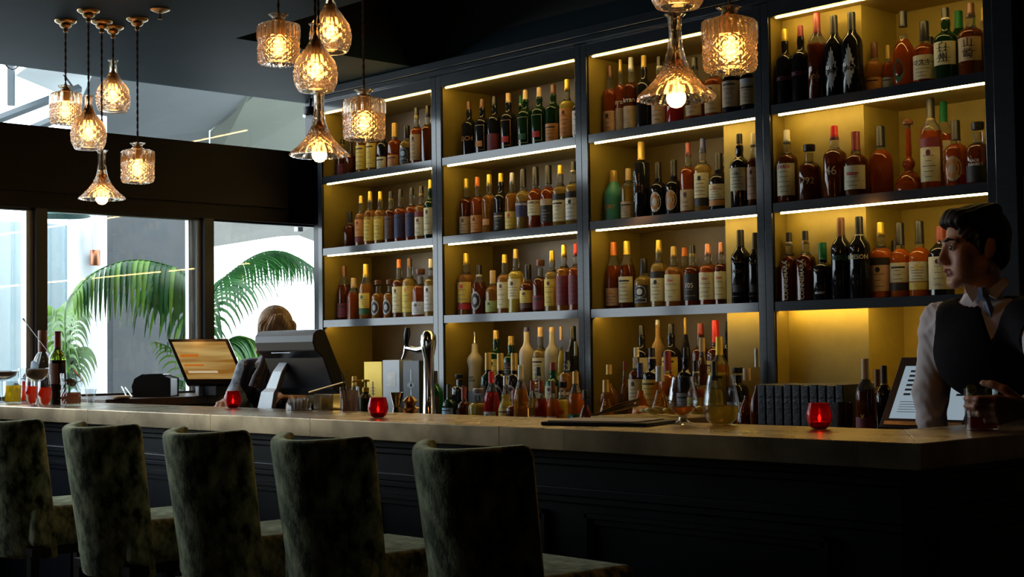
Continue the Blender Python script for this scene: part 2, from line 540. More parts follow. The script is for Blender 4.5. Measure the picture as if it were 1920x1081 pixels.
# profiles: (height fraction, radius fraction); cap from .. with radius
SH = {
    'std': ([(0, .9), (.012, 1), (.56, 1), (.595, .97), (.625, .86), (.65, .66), (.67, .5), (.69, .40), (.73, .36), (.78, .40), (.82, .39), (.86, .32), (.88, .30)], .855, .34),
    'tall': ([(0, .93), (.012, 1), (.60, 1), (.64, .96), (.68, .84), (.72, .62), (.75, .46), (.78, .39), (.88, .36), (.9, .36)], .77, .40),
    'slope': ([(0, .93), (.012, 1), (.50, 1), (.56, .95), (.64, .78), (.70, .58), (.76, .44), (.82, .37), (.9, .35)], .80, .40),
    'squat': ([(0, .93), (.02, 1), (.50, 1), (.56, .96), (.60, .82), (.63, .6), (.65, .43), (.70, .38), (.84, .38)], .70, .42),
    'wide': ([(0, .93), (.02, 1), (.52, 1), (.59, .93), (.64, .74), (.67, .5), (.69, .36), (.84, .34)], .85, .50),
    'round': ([(0, .62), (.03, .8), (.10, .95), (.20, 1), (.32, .96), (.43, .78), (.51, .52), (.57, .34), (.62, .28), (.85, .26)], .80, .32),
    'tube': ([(0, .97), (.006, 1), (.70, 1), (.72, .95), (.735, .6), (.745, .45), (.80, .43)], .765, .46),
    'vodka': ([(0, .97), (.01, 1), (.58, 1), (.63, .95), (.67, .80), (.70, .60), (.73, .46), (.78, .38), (.95, .35)], .93, .38),
    'goose': ([(0, .84), (.01, .88), (.30, .84), (.46, .82), (.53, .9), (.60, 1), (.66, .97), (.71, .78), (.75, .55), (.79, .43), (.95, .36)], .94, .42),
    'ship': ([(0, .9), (.02, 1), (.10, 1), (.17, .88), (.24, .62), (.28, .38), (.31, .30), (.335, .33), (.36, .42), (.39, .45), (.42, .42), (.45, .32), (.48, .22), (.86, .20)], .90, .36),
    'cone': ([(0, .95), (.02, 1), (.16, .97), (.45, .62), (.58, .38), (.66, .26), (.84, .24)], .78, .34),
    'bulb': ([(0, .86), (.02, .9), (.30, 1), (.40, 1), (.47, .9), (.52, .66), (.56, .52), (.60, .55), (.66, .56), (.70, .48), (.76, .36), (.84, .32)], .82, .36),
    'slim': ([(0, .9), (.02, 1), (.40, 1), (.48, .8), (.54, .45), (.60, .32), (.9, .28)], .80, .34),
}

SH['round2'] = ([(0, .80), (.02, .88), (.2, .98), (.36, 1), (.46, .95), (.54, .80), (.60, .55), (.64, .38), (.70, .32), (.88, .30)], .80, .36)
LABC['p'] = (0.6, 0.38, 0.26)
LABN['p'] = 'pink'


def text_verts(s, size, bold=0.0):
    cu = bpy.data.curves.new('t', 'FONT')
    cu.body = s
    cu.size = size
    cu.align_x = 'CENTER'
    cu.align_y = 'CENTER'
    cu.offset = bold
    cu.resolution_u = 2
    ob = bpy.data.objects.new('t', cu)
    COL.objects.link(ob)
    dg = bpy.context.evaluated_depsgraph_get()
    me = ob.evaluated_get(dg).to_mesh()
    vs = [v.co.copy() for v in me.vertices]
    fs = [tuple(p.vertices) for p in me.polygons]
    ob.evaluated_get(dg).to_mesh_clear()
    bpy.data.objects.remove(ob)
    bpy.data.curves.remove(cu)
    return vs, fs


FACE = math.radians(-78)          # bottles turn their labels towards the room


def arc_patch(mb, r, z0, z1, half, mi=0, n=10, cen=FACE, prof=None):
    vs, fs = [], []
    for k in range(n + 1):
        th = cen - half + 2 * half * k / n
        for z in (z0, z1):
            rr = r
            vs.append((rr * math.cos(th), rr * math.sin(th), z))
    for k in range(n):
        a = 2 * k
        fs.append((a, a + 2, a + 3, a + 1))
    mb.add(vs, fs, mi, True)


def oval_patch(mb, r, zc, hz, wa, mi=0, cen=FACE, n=16, shape=None):
    vs = [(r * math.cos(cen), r * math.sin(cen), zc)]
    fs = []
    for k in range(n):
        t = 2 * PI * k / n
        f = shape[k % len(shape)] if shape else 1
        th = cen + wa * math.cos(t) * f
        vs.append((r * math.cos(th), r * math.sin(th), zc + hz * math.sin(t) * f))
    for k in range(n):
        fs.append((0, 1 + k, 1 + (k + 1) % n))
    mb.add(vs, fs, mi, False)


def wrap_text(mb, s, r, zc, size, mi=0, cen=FACE, vertical=False, bold=0.0):
    vs, fs = text_verts(s, size, bold)
    out = []
    for p in vs:
        x, y = (p.y, -p.x) if vertical == 1 else ((-p.y, p.x) if vertical == 2 else (p.x, p.y))
        th = cen + x / r
        out.append((r * math.cos(th), r * math.sin(th), zc + y))
    mb.add(out, fs, mi, False)


def bottle(loc, h, dia, shape, body, cap, label, text=None, seed=0, fill=0.64):
    rnd = random.Random(seed)
    R = dia / 2
    prof, cz, cr = SH[shape]
    root = empty('bottle', loc)
    sq = 0.0
    if shape in ('squat', 'wide') and body in ('d', 'k') and rnd.random() < 0.3:
        sq = 0.6
    mb = MB()
    pr = [(r * R, z * h) for z, r in prof if z <= cz + 0.03]
    ms = [0 if (z < fill or body in 'kgtfwsG') else 1 for z, r in prof][:len(pr)]
    mb.lathe(pr, 22, mi=ms, sq=sq)
    mb.build('glass_body', [bglass(body), CLR], root)
    if cap != '-':
        ck = MB()
        c0 = cz * h
        if shape in ('ship',):
            ck.lathe([(cr * R * 0.5, c0 - .03 * h), (cr * R * 0.5, c0 + .02 * h), (cr * R, c0 + .025 * h), (cr * R * 1.05, c0 + .06 * h), (cr * R * .6, h)], 14)
        elif shape == 'wide' or (shape == 'round' and cap == 'q'):
            ck.lathe([(cr * R, c0 + .03 * h), (cr * R, c0 + .03 * h), (cr * R * 1.06, c0 + .05 * h), (cr * R * 1.06, h * .99), (cr * R * .95, h)], 14)
        else:
            ck.lathe([(cr * R * 1.02, c0), (cr * R * 1.02, c0 + .015 * h), (cr * R * .96, c0 + .02 * h), (cr * R * .92, h * .985), (cr * R * .8, h)], 14)
        ck.build('cap', capm(cap), root)
        if shape in ('std', 'tall', 'slope') and rnd.random() < .7:
            nb = MB()
            zz = c0 - 0.012 * h
            rr = np.interp(zz / h, [z for z, r in prof], [r for z, r in prof]) * R
            nb.lathe([(rr * 1.05, zz - .035 * h), (cr * R * 1.04, zz + .02 * h)], 14, caps=False)
            nb.build('neck_band', capm(rnd.choice(['G', 'k', 'w']) if cap == 'k' else cap), root)
    rl = R * 1.018
    if sq:
        rl = R * 1.10
    top = {'std': .53, 'tall': .56, 'slope': .47, 'squat': .46, 'wide': .48, 'round': .30, 'tube': .5, 'vodka': .5, 'goose': .3, 'ship': .1, 'cone': .2, 'bulb': .4, 'slim': .36, 'round2': .36}[shape]
    if shape in ('round', 'cone', 'goose', 'bulb'):
        rl = R * 1.02
    lab = None
    if label and label != '-':
        kind = label[0]
        cc = label[1:] or 'c'
        z0, z1, half = .09 * h, top * h, 1.15
        lb = MB()
        mats = [labm(cc[0]), labm(cc[1] if len(cc) > 1 else 'b'), labm('k' if cc[0] != 'k' else 't')]
        if kind == 'L':      # full label
            arc_patch(lb, rl, z0, z1, half)
        elif kind == 'H':    # lower half label
            z1 = (z0 + z1) / 2 + .03 * h
            z0 = .05 * h
            arc_patch(lb, rl, z0, z1, half)
        elif kind == 'U':    # upper label
            z0 = .22 * h
            arc_patch(lb, rl, z0, z1, half)
        elif kind == 'B':    # label with contrasting top band
            arc_patch(lb, rl, z0, z1 - .10 * h, half)
            arc_patch(lb, rl, z1 - .10 * h, z1, half, 1)
        elif kind == 'D':    # label with contrasting lower band
            arc_patch(lb, rl, z0 + .11 * h, z1, half)
            arc_patch(lb, rl, z0, z0 + .10 * h, half, 1)
        elif kind == 'O':    # oval label
            oval_patch(lb, rl, (z0 + z1) / 2, (z1 - z0) / 2, .75)
            oval_patch(lb, rl * 1.004, (z0 + z1) / 2, (z1 - z0) / 2.6, .55, 1)
            oval_patch(lb, rl * 1.008, (z0 + z1) / 2, (z1 - z0) / 5, .3, 0)
        elif kind == 'F':    # thin outlined frame
            for a, b in ((z0, z0 + .008 * h), (z1 - .008 * h, z1)):
                arc_patch(lb, rl, a, b, .8)
            for s in (-1, 1):
                arc_patch(lb, rl, z0, z1, .03, n=1, cen=FACE + s * .78)
            arc_patch(lb, rl, z0 + .06 * h, z0 + .16 * h, .55, 1)
        elif kind == 'S':    # round seal over a square label
            arc_patch(lb, rl, z0, z1, .9, 0)
            zc, rr = (z0 + z1) / 2 + .05 * h, .13 * h
            oval_patch(lb, rl * 1.004, zc, rr, rr / R, 1)
            oval_patch(lb, rl * 1.008, zc, rr * .75, rr * .75 / R, 0)
            oval_patch(lb, rl * 1.012, zc, rr * .5, rr * .5 / R, 1)
            arc_patch(lb, rl * 1.004, z0 + .02 * h, z0 + .1 * h, .7, 1)
            arc_patch(lb, rl * 1.008, z0 + .028 * h, z0 + .092 * h, .64, 0)
        elif kind == 'J':    # jagged flame-shaped label
            oval_patch(lb, rl, (z0 + z1) / 2, (z1 - z0) / 1.7, .62, n=32, shape=[1, .72, .9, .62, .74, .66, .86, .8])
        elif kind == 'E':    # leaf-shaped label
            vs = []
            for t in range(13):
                f = t / 12
                z = z0 - .02 * h + f * (z1 - z0 + .04 * h)
                wd2 = .5 * math.sin(PI * f) ** .8
                for s in (-1, 1):
                    th = FACE - .15 + s * wd2
                    vs.append((rl * math.cos(th), rl * math.sin(th), z))
            lb.add(vs, [(2 * t, 2 * t + 1, 2 * t + 3, 2 * t + 2) for t in range(12)], 0)
        elif kind == 'V':
            pass
        # lines of print too small to read
        if kind in 'LHUBD' and not (text and kind == 'H'):
            zl, zh = z0 + (.12 * h if kind == 'D' else .02 * h), z1 - (.12 * h if kind == 'B' else .03 * h)
            n = 3 + rnd.randrange(3)
            for q in range(n):
                zq = zl + (zh - zl) * (q + .5) / (n + .8)
                wdt = rnd.uniform(.25, .75)
                arc_patch(lb, rl * 1.004, zq, zq + .006 * h, wdt, 2, n=6, cen=FACE)
            if not text:
                if rnd.random() < .5:
                    oval_patch(lb, rl * 1.004, zh - .04 * h, .035 * h, .22, 1)
                else:
                    arc_patch(lb, rl * 1.004, zh - .045 * h, zh - .02 * h, .7, 2, n=6)
        if lb.f:
            lab = lb.build('label', mats, root)
    if text:
        tx, tz, ts, tc = text[:4]
        tb = MB()
        vert = text[4] if len(text) > 4 else False
        cen = FACE + (text[5] if len(text) > 5 else 0)
        wrap_text(tb, tx, rl * 1.012, tz * h, ts * h, cen=cen, vertical=vert, bold=0.0004)
        tb.build('lettering', labm(tc), lab or root)
    return root


# each entry: cap x, cap top y (places in the photograph), diameter mm, shape, body, cap, label[, lettering]
SHELVES = {
    (0, 1): [(637, 262, 74, 'std', 'd', 'k', 'Hm'), (657, 268, 66, 'squat', 'd', 'k', '-'), (679, 226, 74, 'std', 'a', 'y', 'Ly'), (698, 221, 72, 'std', 'a', 'k', 'Ly'),
             (718, 235, 72, 'squat', 'k', 'm', 'Hc'), (740, 231, 80, 'squat', 'r', 'G', 'Ho'), (763, 236, 82, 'squat', 'p', 'k', 'Sku'),
             (781, 202, 72, 'std', 'r', 'k', 'Lt'), (802, 198, 74, 'std', 'd', 'k', '-')],
    (0, 2): [(656, 397, 78, 'squat', 'd', 'k', '-'), (677, 367, 72, 'std', 'a', 'y', 'Dom'), (694, 359, 73, 'std', 'a', 'y', 'Ly', ('NEVIS', .5, .07, 'b')),
             (713, 359, 73, 'std', 'a', 'y', 'Ly', ('NEVIS', .5, .07, 'b')), (733, 359, 74, 'std', 'd', 'k', 'Lb'), (751, 355, 72, 'std', 'r', 'k', 'Lnm'),
             (772, 352, 72, 'std', 'r', 'k', 'Lnm'), (790, 349, 74, 'std', 'a', 'k', 'Bcm'), (806, 337, 74, 'std', 'g', 'y', 'Lc')],
    (0, 3): [(643, 499, 84, 'slope', 'd', 'b', 'Hm'), (663, 521, 78, 'slope', 'r', 'q', '-'), (686, 495, 80, 'slope', 'a', 'y', 'DyG'), (709, 525, 76, 'wide', 'a', 'b', 'Osk'),
             (731, 524, 76, 'wide', 'a', 'b', 'Osk'), (748, 486, 74, 'std', 'd', 'o', 'Lc'), (768, 484, 82, 'std', 'p', 'b', 'Lyo'), (786, 504, 92, 'wide', 'r', 'b', 'Hw'),
             (808, 485, 76, 'std', 'p', 'w', 'Lwk')],
    (1, 1): [(879, 191, 78, 'std', 'k', 'b', 'V', ('LOCH', .33, .11, 'o')), (904, 186, 78, 'std', 'k', 'b', 'Fto'), (927, 181, 78, 'std', 'k', 'k', 'Hm'), (953, 175, 79, 'std', 'k', 'q', 'FoR'),
             (985, 169, 79, 'std', 'g', 'q', 'FtG'), (1011, 164, 79, 'std', 'g', 'q', 'FtR'), (1037, 159, 79, 'std', 'g', 'b', 'Hot'), (1063, 149, 76, 'std', 'y', 'y', 'Lo'),
             (1087, 160, 76, 'std', 'k', 'k', 'Lw')],
    (1, 2): [(874, 335, 74, 'std', 'd', 'y', 'Ht'), (895, 332, 74, 'std', 'r', 'o', 'Ho'), (917, 327, 76, 'std', 'a', 'y', 'Fko'), (939, 325, 76, 'std', 'k', 'y', 'Hko'),
             (960, 324, 74, 'std', 'a', 's', 'HyR'), (981, 317, 80, 'squat', 'p', 'k', 'Un', ('BOWMORE', .42, .055, 'w')), (1004, 313, 82, 'squat', 'r', 'k', 'Uc', ('BOWMORE', .42, .055, 'b')),
             (1028, 310, 82, 'squat', 'r', 'k', 'Bkt', ('BOWMORE', .43, .055, 't')), (1049, 310, 78, 'std', 'p', 'y', 'Bck'), (1075, 303, 80, 'std', 'p', 'k', 'Bwk')],
    (1, 3): [(872, 475, 92, 'std', 'a', 'y', 'DyR'), (898, 497, 80, 'slope', 'd', 'k', 'Osk'), (924, 507, 78, 'squat', 'a', 'q', 'Hg'), (946, 477, 78, 'std', 'a', 'y', 'Lc'),
             (967, 467, 80, 'std', 'y', 'G', 'Uc'), (990, 496, 84, 'squat', 'd', 'k', 'Dyb'), (1013, 487, 80, 'wide', 'd', 'b', 'Hm'), (1035, 470, 78, 'std', 'p', 'y', 'Ly'),
             (1057, 459, 80, 'std', 'a', 'y', 'Lm'), (1079, 457, 80, 'std', 'r', 'r', 'Lm')],
    (2, 1): [(1131, 126, 74, 'std', 'r', 'b', 'Hp'), (1157, 113, 74, 'std', 'r', 'G', 'Ht', ('Arran', .42, .09, 'c')), (1182, 108, 76, 'std', 'd', 's', 'Ht', ('Arran', .42, .09, 'w')),
             (1207, 104, 76, 'std', 'k', 'G', '-'), (1236, 106, 76, 'std', 'a', 'k', 'Hto'), (1264, 112, 78, 'squat', 'R', 'k', '-'), (1302, 108, 84, 'std', 'r', 'k', 'Lt'),
             (1338, 106, 84, 'std', 'r', 'y', 'Lt'), (1372, 102, 86, 'std', 'k', 'k', 'Lt'), (1405, 98, 84, 'std', 'k', 'k', 'Bts')],
    (2, 2): [(1149, 320, 92, 'slope', 't', 'G', 'V', ('PORT', .28, .1, 'o')), (1178, 316, 74, 'tall', 'p', 'q', 'Ht'), (1202, 266, 76, 'tube', 'k', 'G', 'V', ('OCTOMORE', .42, .07, 'u', 1, -.6)),
             (1234, 305, 76, 'squat', 'k', 'k', 'Owo'), (1263, 300, 78, 'squat', 'k', 'k', 'Oto'), (1290, 268, 76, 'std', 'r', 'm', 'Ht'), (1317, 260, 78, 'std', 'p', 'n', 'Dck'),
             (1349, 287, 88, 'squat', 'k', 'k', 'Dco'), (1386, 251, 82, 'std', 'k', 'k', 'Uc', ('12', .45, .06, 'b')), (1416, 249, 80, 'std', 'd', 'w', 'Lp')],
    (2, 3): [(1150, 454, 78, 'slope', 'r', 'o', 'Hpo'), (1175, 452, 80, 'slope', 'd', 'y', 'Lc'), (1207, 485, 90, 'squat', 'p', 'k', 'Skw'), (1235, 450, 80, 'std', 'p', 'y', 'Bck'),
             (1263, 462, 84, 'std', 'a', 'G', 'Lc', ('Glen', .43, .06, 'R')), (1298, 460, 80, 'std', 'd', 'k', 'Lk', ('105', .33, .11, 'w')),
             (1327, 457, 80, 'std', 'r', 'p', 'Lc', ('Glen', .43, .06, 'R')), (1354, 454, 84, 'std', 'd', 'p', 'Lc', ('Glen', .43, .06, 'R')), (1388, 431, 84, 'tall', 'k', 'k', 'Fbk', ('ADA', .43, .07, 'b')),
             (1417, 436, 80, 'tall', 'k', 'k', 'Fbk')],
    (3, 1): [(1471, 55, 76, 'std', 'k', 'y', 'V', ('SMOKE', .33, .08, 'm')), (1497, 49, 78, 'std', 'k', 'm', 'V', ('SMOKE', .36, .08, 'm')), (1527, 22, 80, 'tall', 'd', 'm', 'V', ('SKYE', .25, .06, 'o')),
             (1556, 31, 80, 'tall', 'k', 'k', 'Jw', ('LONDON', .30, .055, 'k')), (1588, 25, 84, 'tall', 'k', 'k', 'Jw', ('LONDON', .30, .055, 'k')), (1625, 83, 74, 'squat', 'a', 'b', 'Ho'),
             (1656, 87, 84, 'squat', 'r', 'G', 'Hs'), (1690, 22, 92, 'round2', 'r', 'k', 'EG'), (1724, 42, 88, 'squat', 'r', 'k', 'Lc', ('ウヰスキー', .34, .1, 'k')),
             (1772, 15, 90, 'std', 'g', 'k', 'Uc', ('白\n州', .38, .14, 'k')), (1819, 6, 92, 'std', 'd', 'b', 'Ut', ('山\n崎', .38, .14, 'k'))],
    (3, 2): [(1474, 244, 84, 'std', 'd', 'w', 'Lc', ('EVAN', .48, .07, 'R')), (1517, 271, 92, 'wide', 'd', 'k', 'V', ('1792', .33, .16, 't')), (1564, 236, 92, 'std', 'd', 'r', 'V', ('46', .36, .17, 't')),
             (1604, 247, 86, 'squat', 'd', 'm', 'Lc', ('Maker', .33, .08, 'R')), (1650, 237, 94, 'squat', 'r', 'k', '-'), (1702, 223, 108, 'ship', 'r', 'b', '-'), (1744, 178, 82, 'tall', 'r', 'k', 'Bcm'),
             (1791, 226, 88, 'squat', 'r', 'k', 'Oto'), (1833, 229, 84, 'wide', 'd', 'k', 'Hk', ("JACK\nDANIEL'S", .35, .06, 'w'))],
    (3, 3): [(1479, 436, 78, 'std', 'd', 'k', 'V', ('CONNEMARA', .3, .09, 'c', 2)), (1507, 433, 80, 'std', 'd', 'k', 'V', ('CONNEMARA', .3, .09, 'c', 2)), (1539, 455, 84, 'squat', 'k', 'g', 'V', ('BELFAST', .12, .05, 'w')),
             (1576, 408, 82, 'tall', 'k', 'b', 'V', ('JAMESON', .5, .075, 'G')), (1610, 406, 84, 'tall', 'k', 'k', 'V', ('JAMESON', .5, .075, 'c')), (1647, 417, 88, 'std', 'o', 'y', 'Bpk'),
             (1684, 418, 82, 'squat', 'o', 'k', 'Dck'), (1718, 415, 84, 'squat', 'o', 'k', 'Dcy'), (1759, 425, 94, 'tall', 'k', 'm', 'Lc')],
}
SECOND = [  # bottles standing behind the first ranks: bay, row, x, top, dia, shape, body, cap, label
    (1, 1, 977, 179, 74, 'std', 'g', 'g', '-'), (2, 3, 1283, 464, 76, 'std', 'a', 'o', '-'), (2, 2, 1361, 271, 74, 'std', 'p', 'k', '-'), (3, 1, 1797, 21, 84, 'tall', 'g', 'g', 'Lc'),
    (3, 1, 1743, 70, 80, 'squat', 'd', 'k', 'Hy'), (3, 1, 1845, 14, 76, 'std', 'y', 'y', '-'), (3, 2, 1768, 183, 80, 'tall', 'r', 'g', 'Uc'), (3, 3, 1521, 462, 76, 'squat', 'r', 'k', 'Hy')]
NUM = ['first', 'second', 'third', 'fourth', 'fifth', 'sixth', 'seventh', 'eighth', 'ninth', 'tenth', 'eleventh', 'twelfth']
ROWN = {1: 'top shelf', 2: 'middle shelf', 3: 'bottom shelf'}
BN = ['window bay', 'second bay', 'third bay', 'last bay']


def describe(body, cap, label):
    s = BODN[body] + ' bottle'
    s += ', ' + CAPN[cap] + ' cap' if cap != '-' else ''
    if label and label[0] not in '-V':
        k = {'O': 'oval ', 'J': 'jagged ', 'E': 'leaf ', 'S': 'round-seal ', 'F': 'outlined '}.get(label[0], '')
        s += ', ' + k + LABN[(label[1:] or 'c')[0]] + ' label'
    return s


seed = 100
for (bay, row), lst in SHELVES.items():
    zf = ROWZ[row]
    for j, e in enumerate(lst):
        x, ty, dia, shp, body, cap, label = e[:7]
        txt = e[7] if len(e) > 7 else None
        dia = dia / 1000.0
        yy = 0.115
        p = at(x, ty, 'Y', yy)
        if bay == 2 and p.x < PIERX0 + .005:
            p.x = min(p.x, PIERX0 - dia / 2 - .003)
        elif bay == 3 and p.x > PIERX1 - .005:
            p.x = max(p.x, PIERX1 + dia / 2 + .003)
        elif bay in (2, 3):
            yy = min(PIERY - 0.003 - dia / 2 * 1.04, yy)
            p = at(x, ty, 'Y', yy)
        h = p.z - zf
        seed += 1
        X = p.x
        X = min(max(X, bay * MOD + dia / 2 + 0.006), bay * MOD + INW - dia / 2 - 0.007)
        h = min(h, {1: ZT - .012, 2: Z1 - .009, 3: Z2 - .009}[row] - zf)
        for q in range(j and 4):
            g = math.hypot(X - lastx, yy - lasty) - (dia + lastd) / 2 - 0.0012
            if g < 0:
                if q < 2 and X + dia / 2 + .01 < (PIERX0 if bay == 2 and yy > .1 else bay * MOD + INW):
                    X += min(-g, 0.010)
                else:
                    dia += 2 * g
        lasty = yy
        lastx, lastd = X, dia
        b = bottle((X, yy, zf + 0.0005), h, dia, shp, body, cap, label, txt, seed)
        tag(b, '%s, %s from left, %s, %s' % (describe(body, cap, label), NUM[j], ROWN[row], BN[bay]), 'bottle', 'spirit bottles on the lit shelves')
for e in SECOND:
    bay, row, x, ty, dia, shp, body, cap, label = e
    dia /= 1000.0
    zf = ROWZ[row]
    yy = 0.225
    p = at(x, ty, 'Y', yy)
    X = p.x
    if bay == 3 and X - dia / 2 < PIERX1 + 0.004:
        X = PIERX1 + dia / 2 + 0.006
    X = min(X, bay * MOD + INW - dia / 2 - 0.006)
    if bay == 2:
        X = min(X, PIERX0 - dia / 2 - 0.004)
    seed += 1
    b = bottle((X, yy, zf + 0.0005), min(p.z, {1: ZT - .012, 2: Z1 - .009, 3: Z2 - .009}[row]) - zf, dia, shp, body, cap, label, None, seed)
    tag(b, '%s, behind others, %s, %s' % (describe(body, cap, label), ROWN[row], BN[bay]), 'bottle', 'spirit bottles on the lit shelves')

# bottles crowded on the counter and its steps
CROWD = {
    (1, 'back'): [(890, 640, 80, 'goose', 'w', '-', 'V', ('GREY\nGOOSE', .25, .06, 'k')), (930, 619, 88, 'std', 'g', 'G', 'Uyk'), (958, 630, 88, 'std', 'g', 'G', 'Uk'),
                  (987, 613, 76, 'vodka', 'w', 'n', '-'), (1013, 613, 80, 'std', 'p', 'q', 'Lck'), (1035, 613, 84, 'vodka', 'f', 'q', '-'), (1052, 612, 82, 'round2', 'y', 'q', 'Hyo'), (1074, 611, 80, 'slope', 'k', 'k', 'Hs')],
    (1, 'middle'): [(861, 701, 84, 'wide', 'k', 'k', '-'), (915, 661, 78, 'squat', 'g', 'G', 'Ok'), (938, 662, 84, 'squat', 'k', 'G', 'Osk'), (964, 662, 84, 'squat', 'k', 'G', 'Osk'),
                    (1009, 688, 70, 'std', 'p', 'k', 'Lwk'), (1036, 679, 74, 'std', 'G', 'm', 'Lc'), (1063, 659, 78, 'std', 'a', 'k', 'Hc'), (1083, 640, 60, 'slim', 'p', 'w', '-')],
    (1, 'front'): [(815, 695, 80, 'tall', 'G', 'k', 'Ub'), (842, 720, 70, 'squat', 'g', 'k', 'Lu'), (870, 725, 66, 'squat', 'd', 'm', 'Hp'), (896, 728, 96, 'wide', 'y', 's', 'Hy'), (921, 696, 74, 'slope', 'R', 'r', 'Hs'),
                   (948, 704, 70, 'bulb', 'y', 's', 'Uy'), (966, 731, 92, 'squat', 'd', 'm', 'Hm'), (976, 684, 68, 'slope', 'a', 'w', '-'), (998, 713, 58, 'slope', 'p', 'm', 'Hw'),
                   (1014, 713, 58, 'slope', 'R', 'm', 'Hw'), (1036, 713, 58, 'slope', 'o', 'b', 'Hw'), (1055, 715, 74, 'wide', 'y', 'k', 'LyR', ('RINA', .4, .1, 'R')), (1079, 696, 74, 'slope', 'o', 'G', 'HGu'),
                   (1098, 731, 92, 'cone', 'd', 'k', 'Hs')],
    (2, 'back'): [(1203, 610, 84, 'std', 'k', 'k', 'Uc'), (1233, 599, 104, 'vodka', 's', 's', '-'), (1258, 607, 86, 'std', 'k', 'k', 'Ly'), (1285, 595, 98, 'slope', 'k', 'G', 'Fsk'), (1313, 606, 84, 'std', 'd', 'm', '-'),
                  (1341, 600, 84, 'squat', 'd', 'r', 'Ly'), (1361, 602, 80, 'std', 'k', 'k', '-')],
    (2, 'middle'): [(1142, 683, 92, 'round', 'a', 'G', '-'), (1171, 677, 102, 'bulb', 'a', 'm', '-'), (1193, 651, 74, 'std', 'd', 'w', 'Uc'), (1222, 652, 88, 'std', 'k', 'k', 'Ly'), (1251, 658, 84, 'squat', 'o', 'm', 'Hy'),
                    (1286, 651, 84, 'std', 'k', 'k', 'Hs'), (1316, 633, 74, 'bulb', 'd', 'q', 'UyR'), (1348, 631, 80, 'tall', 'a', 'y', 'Ly'), (1383, 688, 84, 'wide', 'k', 'k', 'Hs')],
    (2, 'front'): [(1136, 712, 92, 'cone', 'a', 'G', 'HkG'), (1200, 680, 84, 'round', 'o', 'n', 'HyR'), (1237, 686, 118, 'cone', 'a', 's', 'Hk'), (1304, 676, 74, 'std', 'r', 'k', 'UyR', ('R', .4, .1, 'R')),
                   (1339, 677, 70, 'slope', 'y', 'k', 'Uy'), (1400, 690, 92, 'round', 'd', 'q', 'V'), (1419, 653, 62, 'slim', 'd', 's', '-')],
    (3, 'front'): [(1622, 672, 74, 'tall', 'd', 'q', 'HmR', ('V', .36, .06, 'y')), (1645, 692, 66, 'tall', 'd', 'b', '-'), (1657, 685, 66, 'tall', 'k', 'k', '-')],
}
TIER = {'back': (0.13, BACKZ), 'middle': (-0.025, MIDZ), 'front': (-0.17, CNT)}
placed = []
for (bay, tier), lst in CROWD.items():
    y0, zf = TIER[tier]
    if bay == 3:
        y0 = -.33
    for j, e in enumerate(lst):
        if bay == 3 and j:
            y0 = -.13
        x, ty, dia, shp, body, cap, label = e[:7]
        txt = e[7] if len(e) > 7 else None
        dia = dia / 1000.0
        p = None
        best = None
        for dy in (0, -.035, .035, -.07, .05, -.10, -.13, -.16, -.19, -.21):
            yy = y0 + dy
            lo, hi = {'back': (.085, .33), 'middle': (-.075, .074), 'front': (-.415, -.085)}[tier]
            if yy - dia / 2 < lo or yy + dia / 2 > hi:
                continue
            p = at(x, ty, 'Y', yy)
            X = p.x
            if tier != 'front':
                X = min(max(X, bay * MOD + dia / 2 + 0.012), bay * MOD + INW - dia / 2 - 0.013)
                if bay == 2 and tier == 'back':
                    X = min(X, PIERX0 - dia / 2 - 0.014)
            if tier == 'middle':
                pass
            d = min([math.hypot(X - a, yy - b) - (dia / 2 + c) for a, b, c, t in placed if t == tier] + [9])
            if best is None or d > best[0] + 1e-4 and best[0] < 0.004:
                best = (d, X, yy, p.z)
            if d > 0.004:
                break
        if best is None:
            yy = y0
            p = at(x, ty, 'Y', yy)
            best = (0, p.x, yy, p.z)
        d, X, yy, tz = best
        if d < 0.002:
            dia = max(0.042, dia + 2 * d - 0.005)
        placed.append((X, yy, dia / 2, tier))
        seed += 1
        b = bottle((X, yy, zf + 0.0005), max(0.14, tz - zf), dia, shp, body, cap, label, txt, seed)
        tag(b, '%s, %s from left, %s rank below %s' % (describe(body, cap, label), NUM[j] if j < 12 else ['thirteenth', 'fourteenth'][j - 12], tier, BN[bay]), 'bottle', 'bottles crowded on the back counter')
        if shp == 'goose' or (body == 'w' and cap == '-'):
            mb = MB()
            hh = tz - zf
            mb.lathe([(0.008, hh * .95), (0.012, hh * .97), (0.010, hh), (0.004, hh + .01), (0.003, hh + .05)], 10)
            mb.build('pourer', CHROME, b)
# yellow tag folded round one bourbon's neck and a red wax seal
for x, ty in ((1650, 237),):
    pass

# ---------------------------------------------------------------- the bar
BT, BTH = 1.0998, 0.0605
BY0, BY1, BXC, BXI, BYE = -1.9665, -1.50, 4.92, 4.596, -0.76


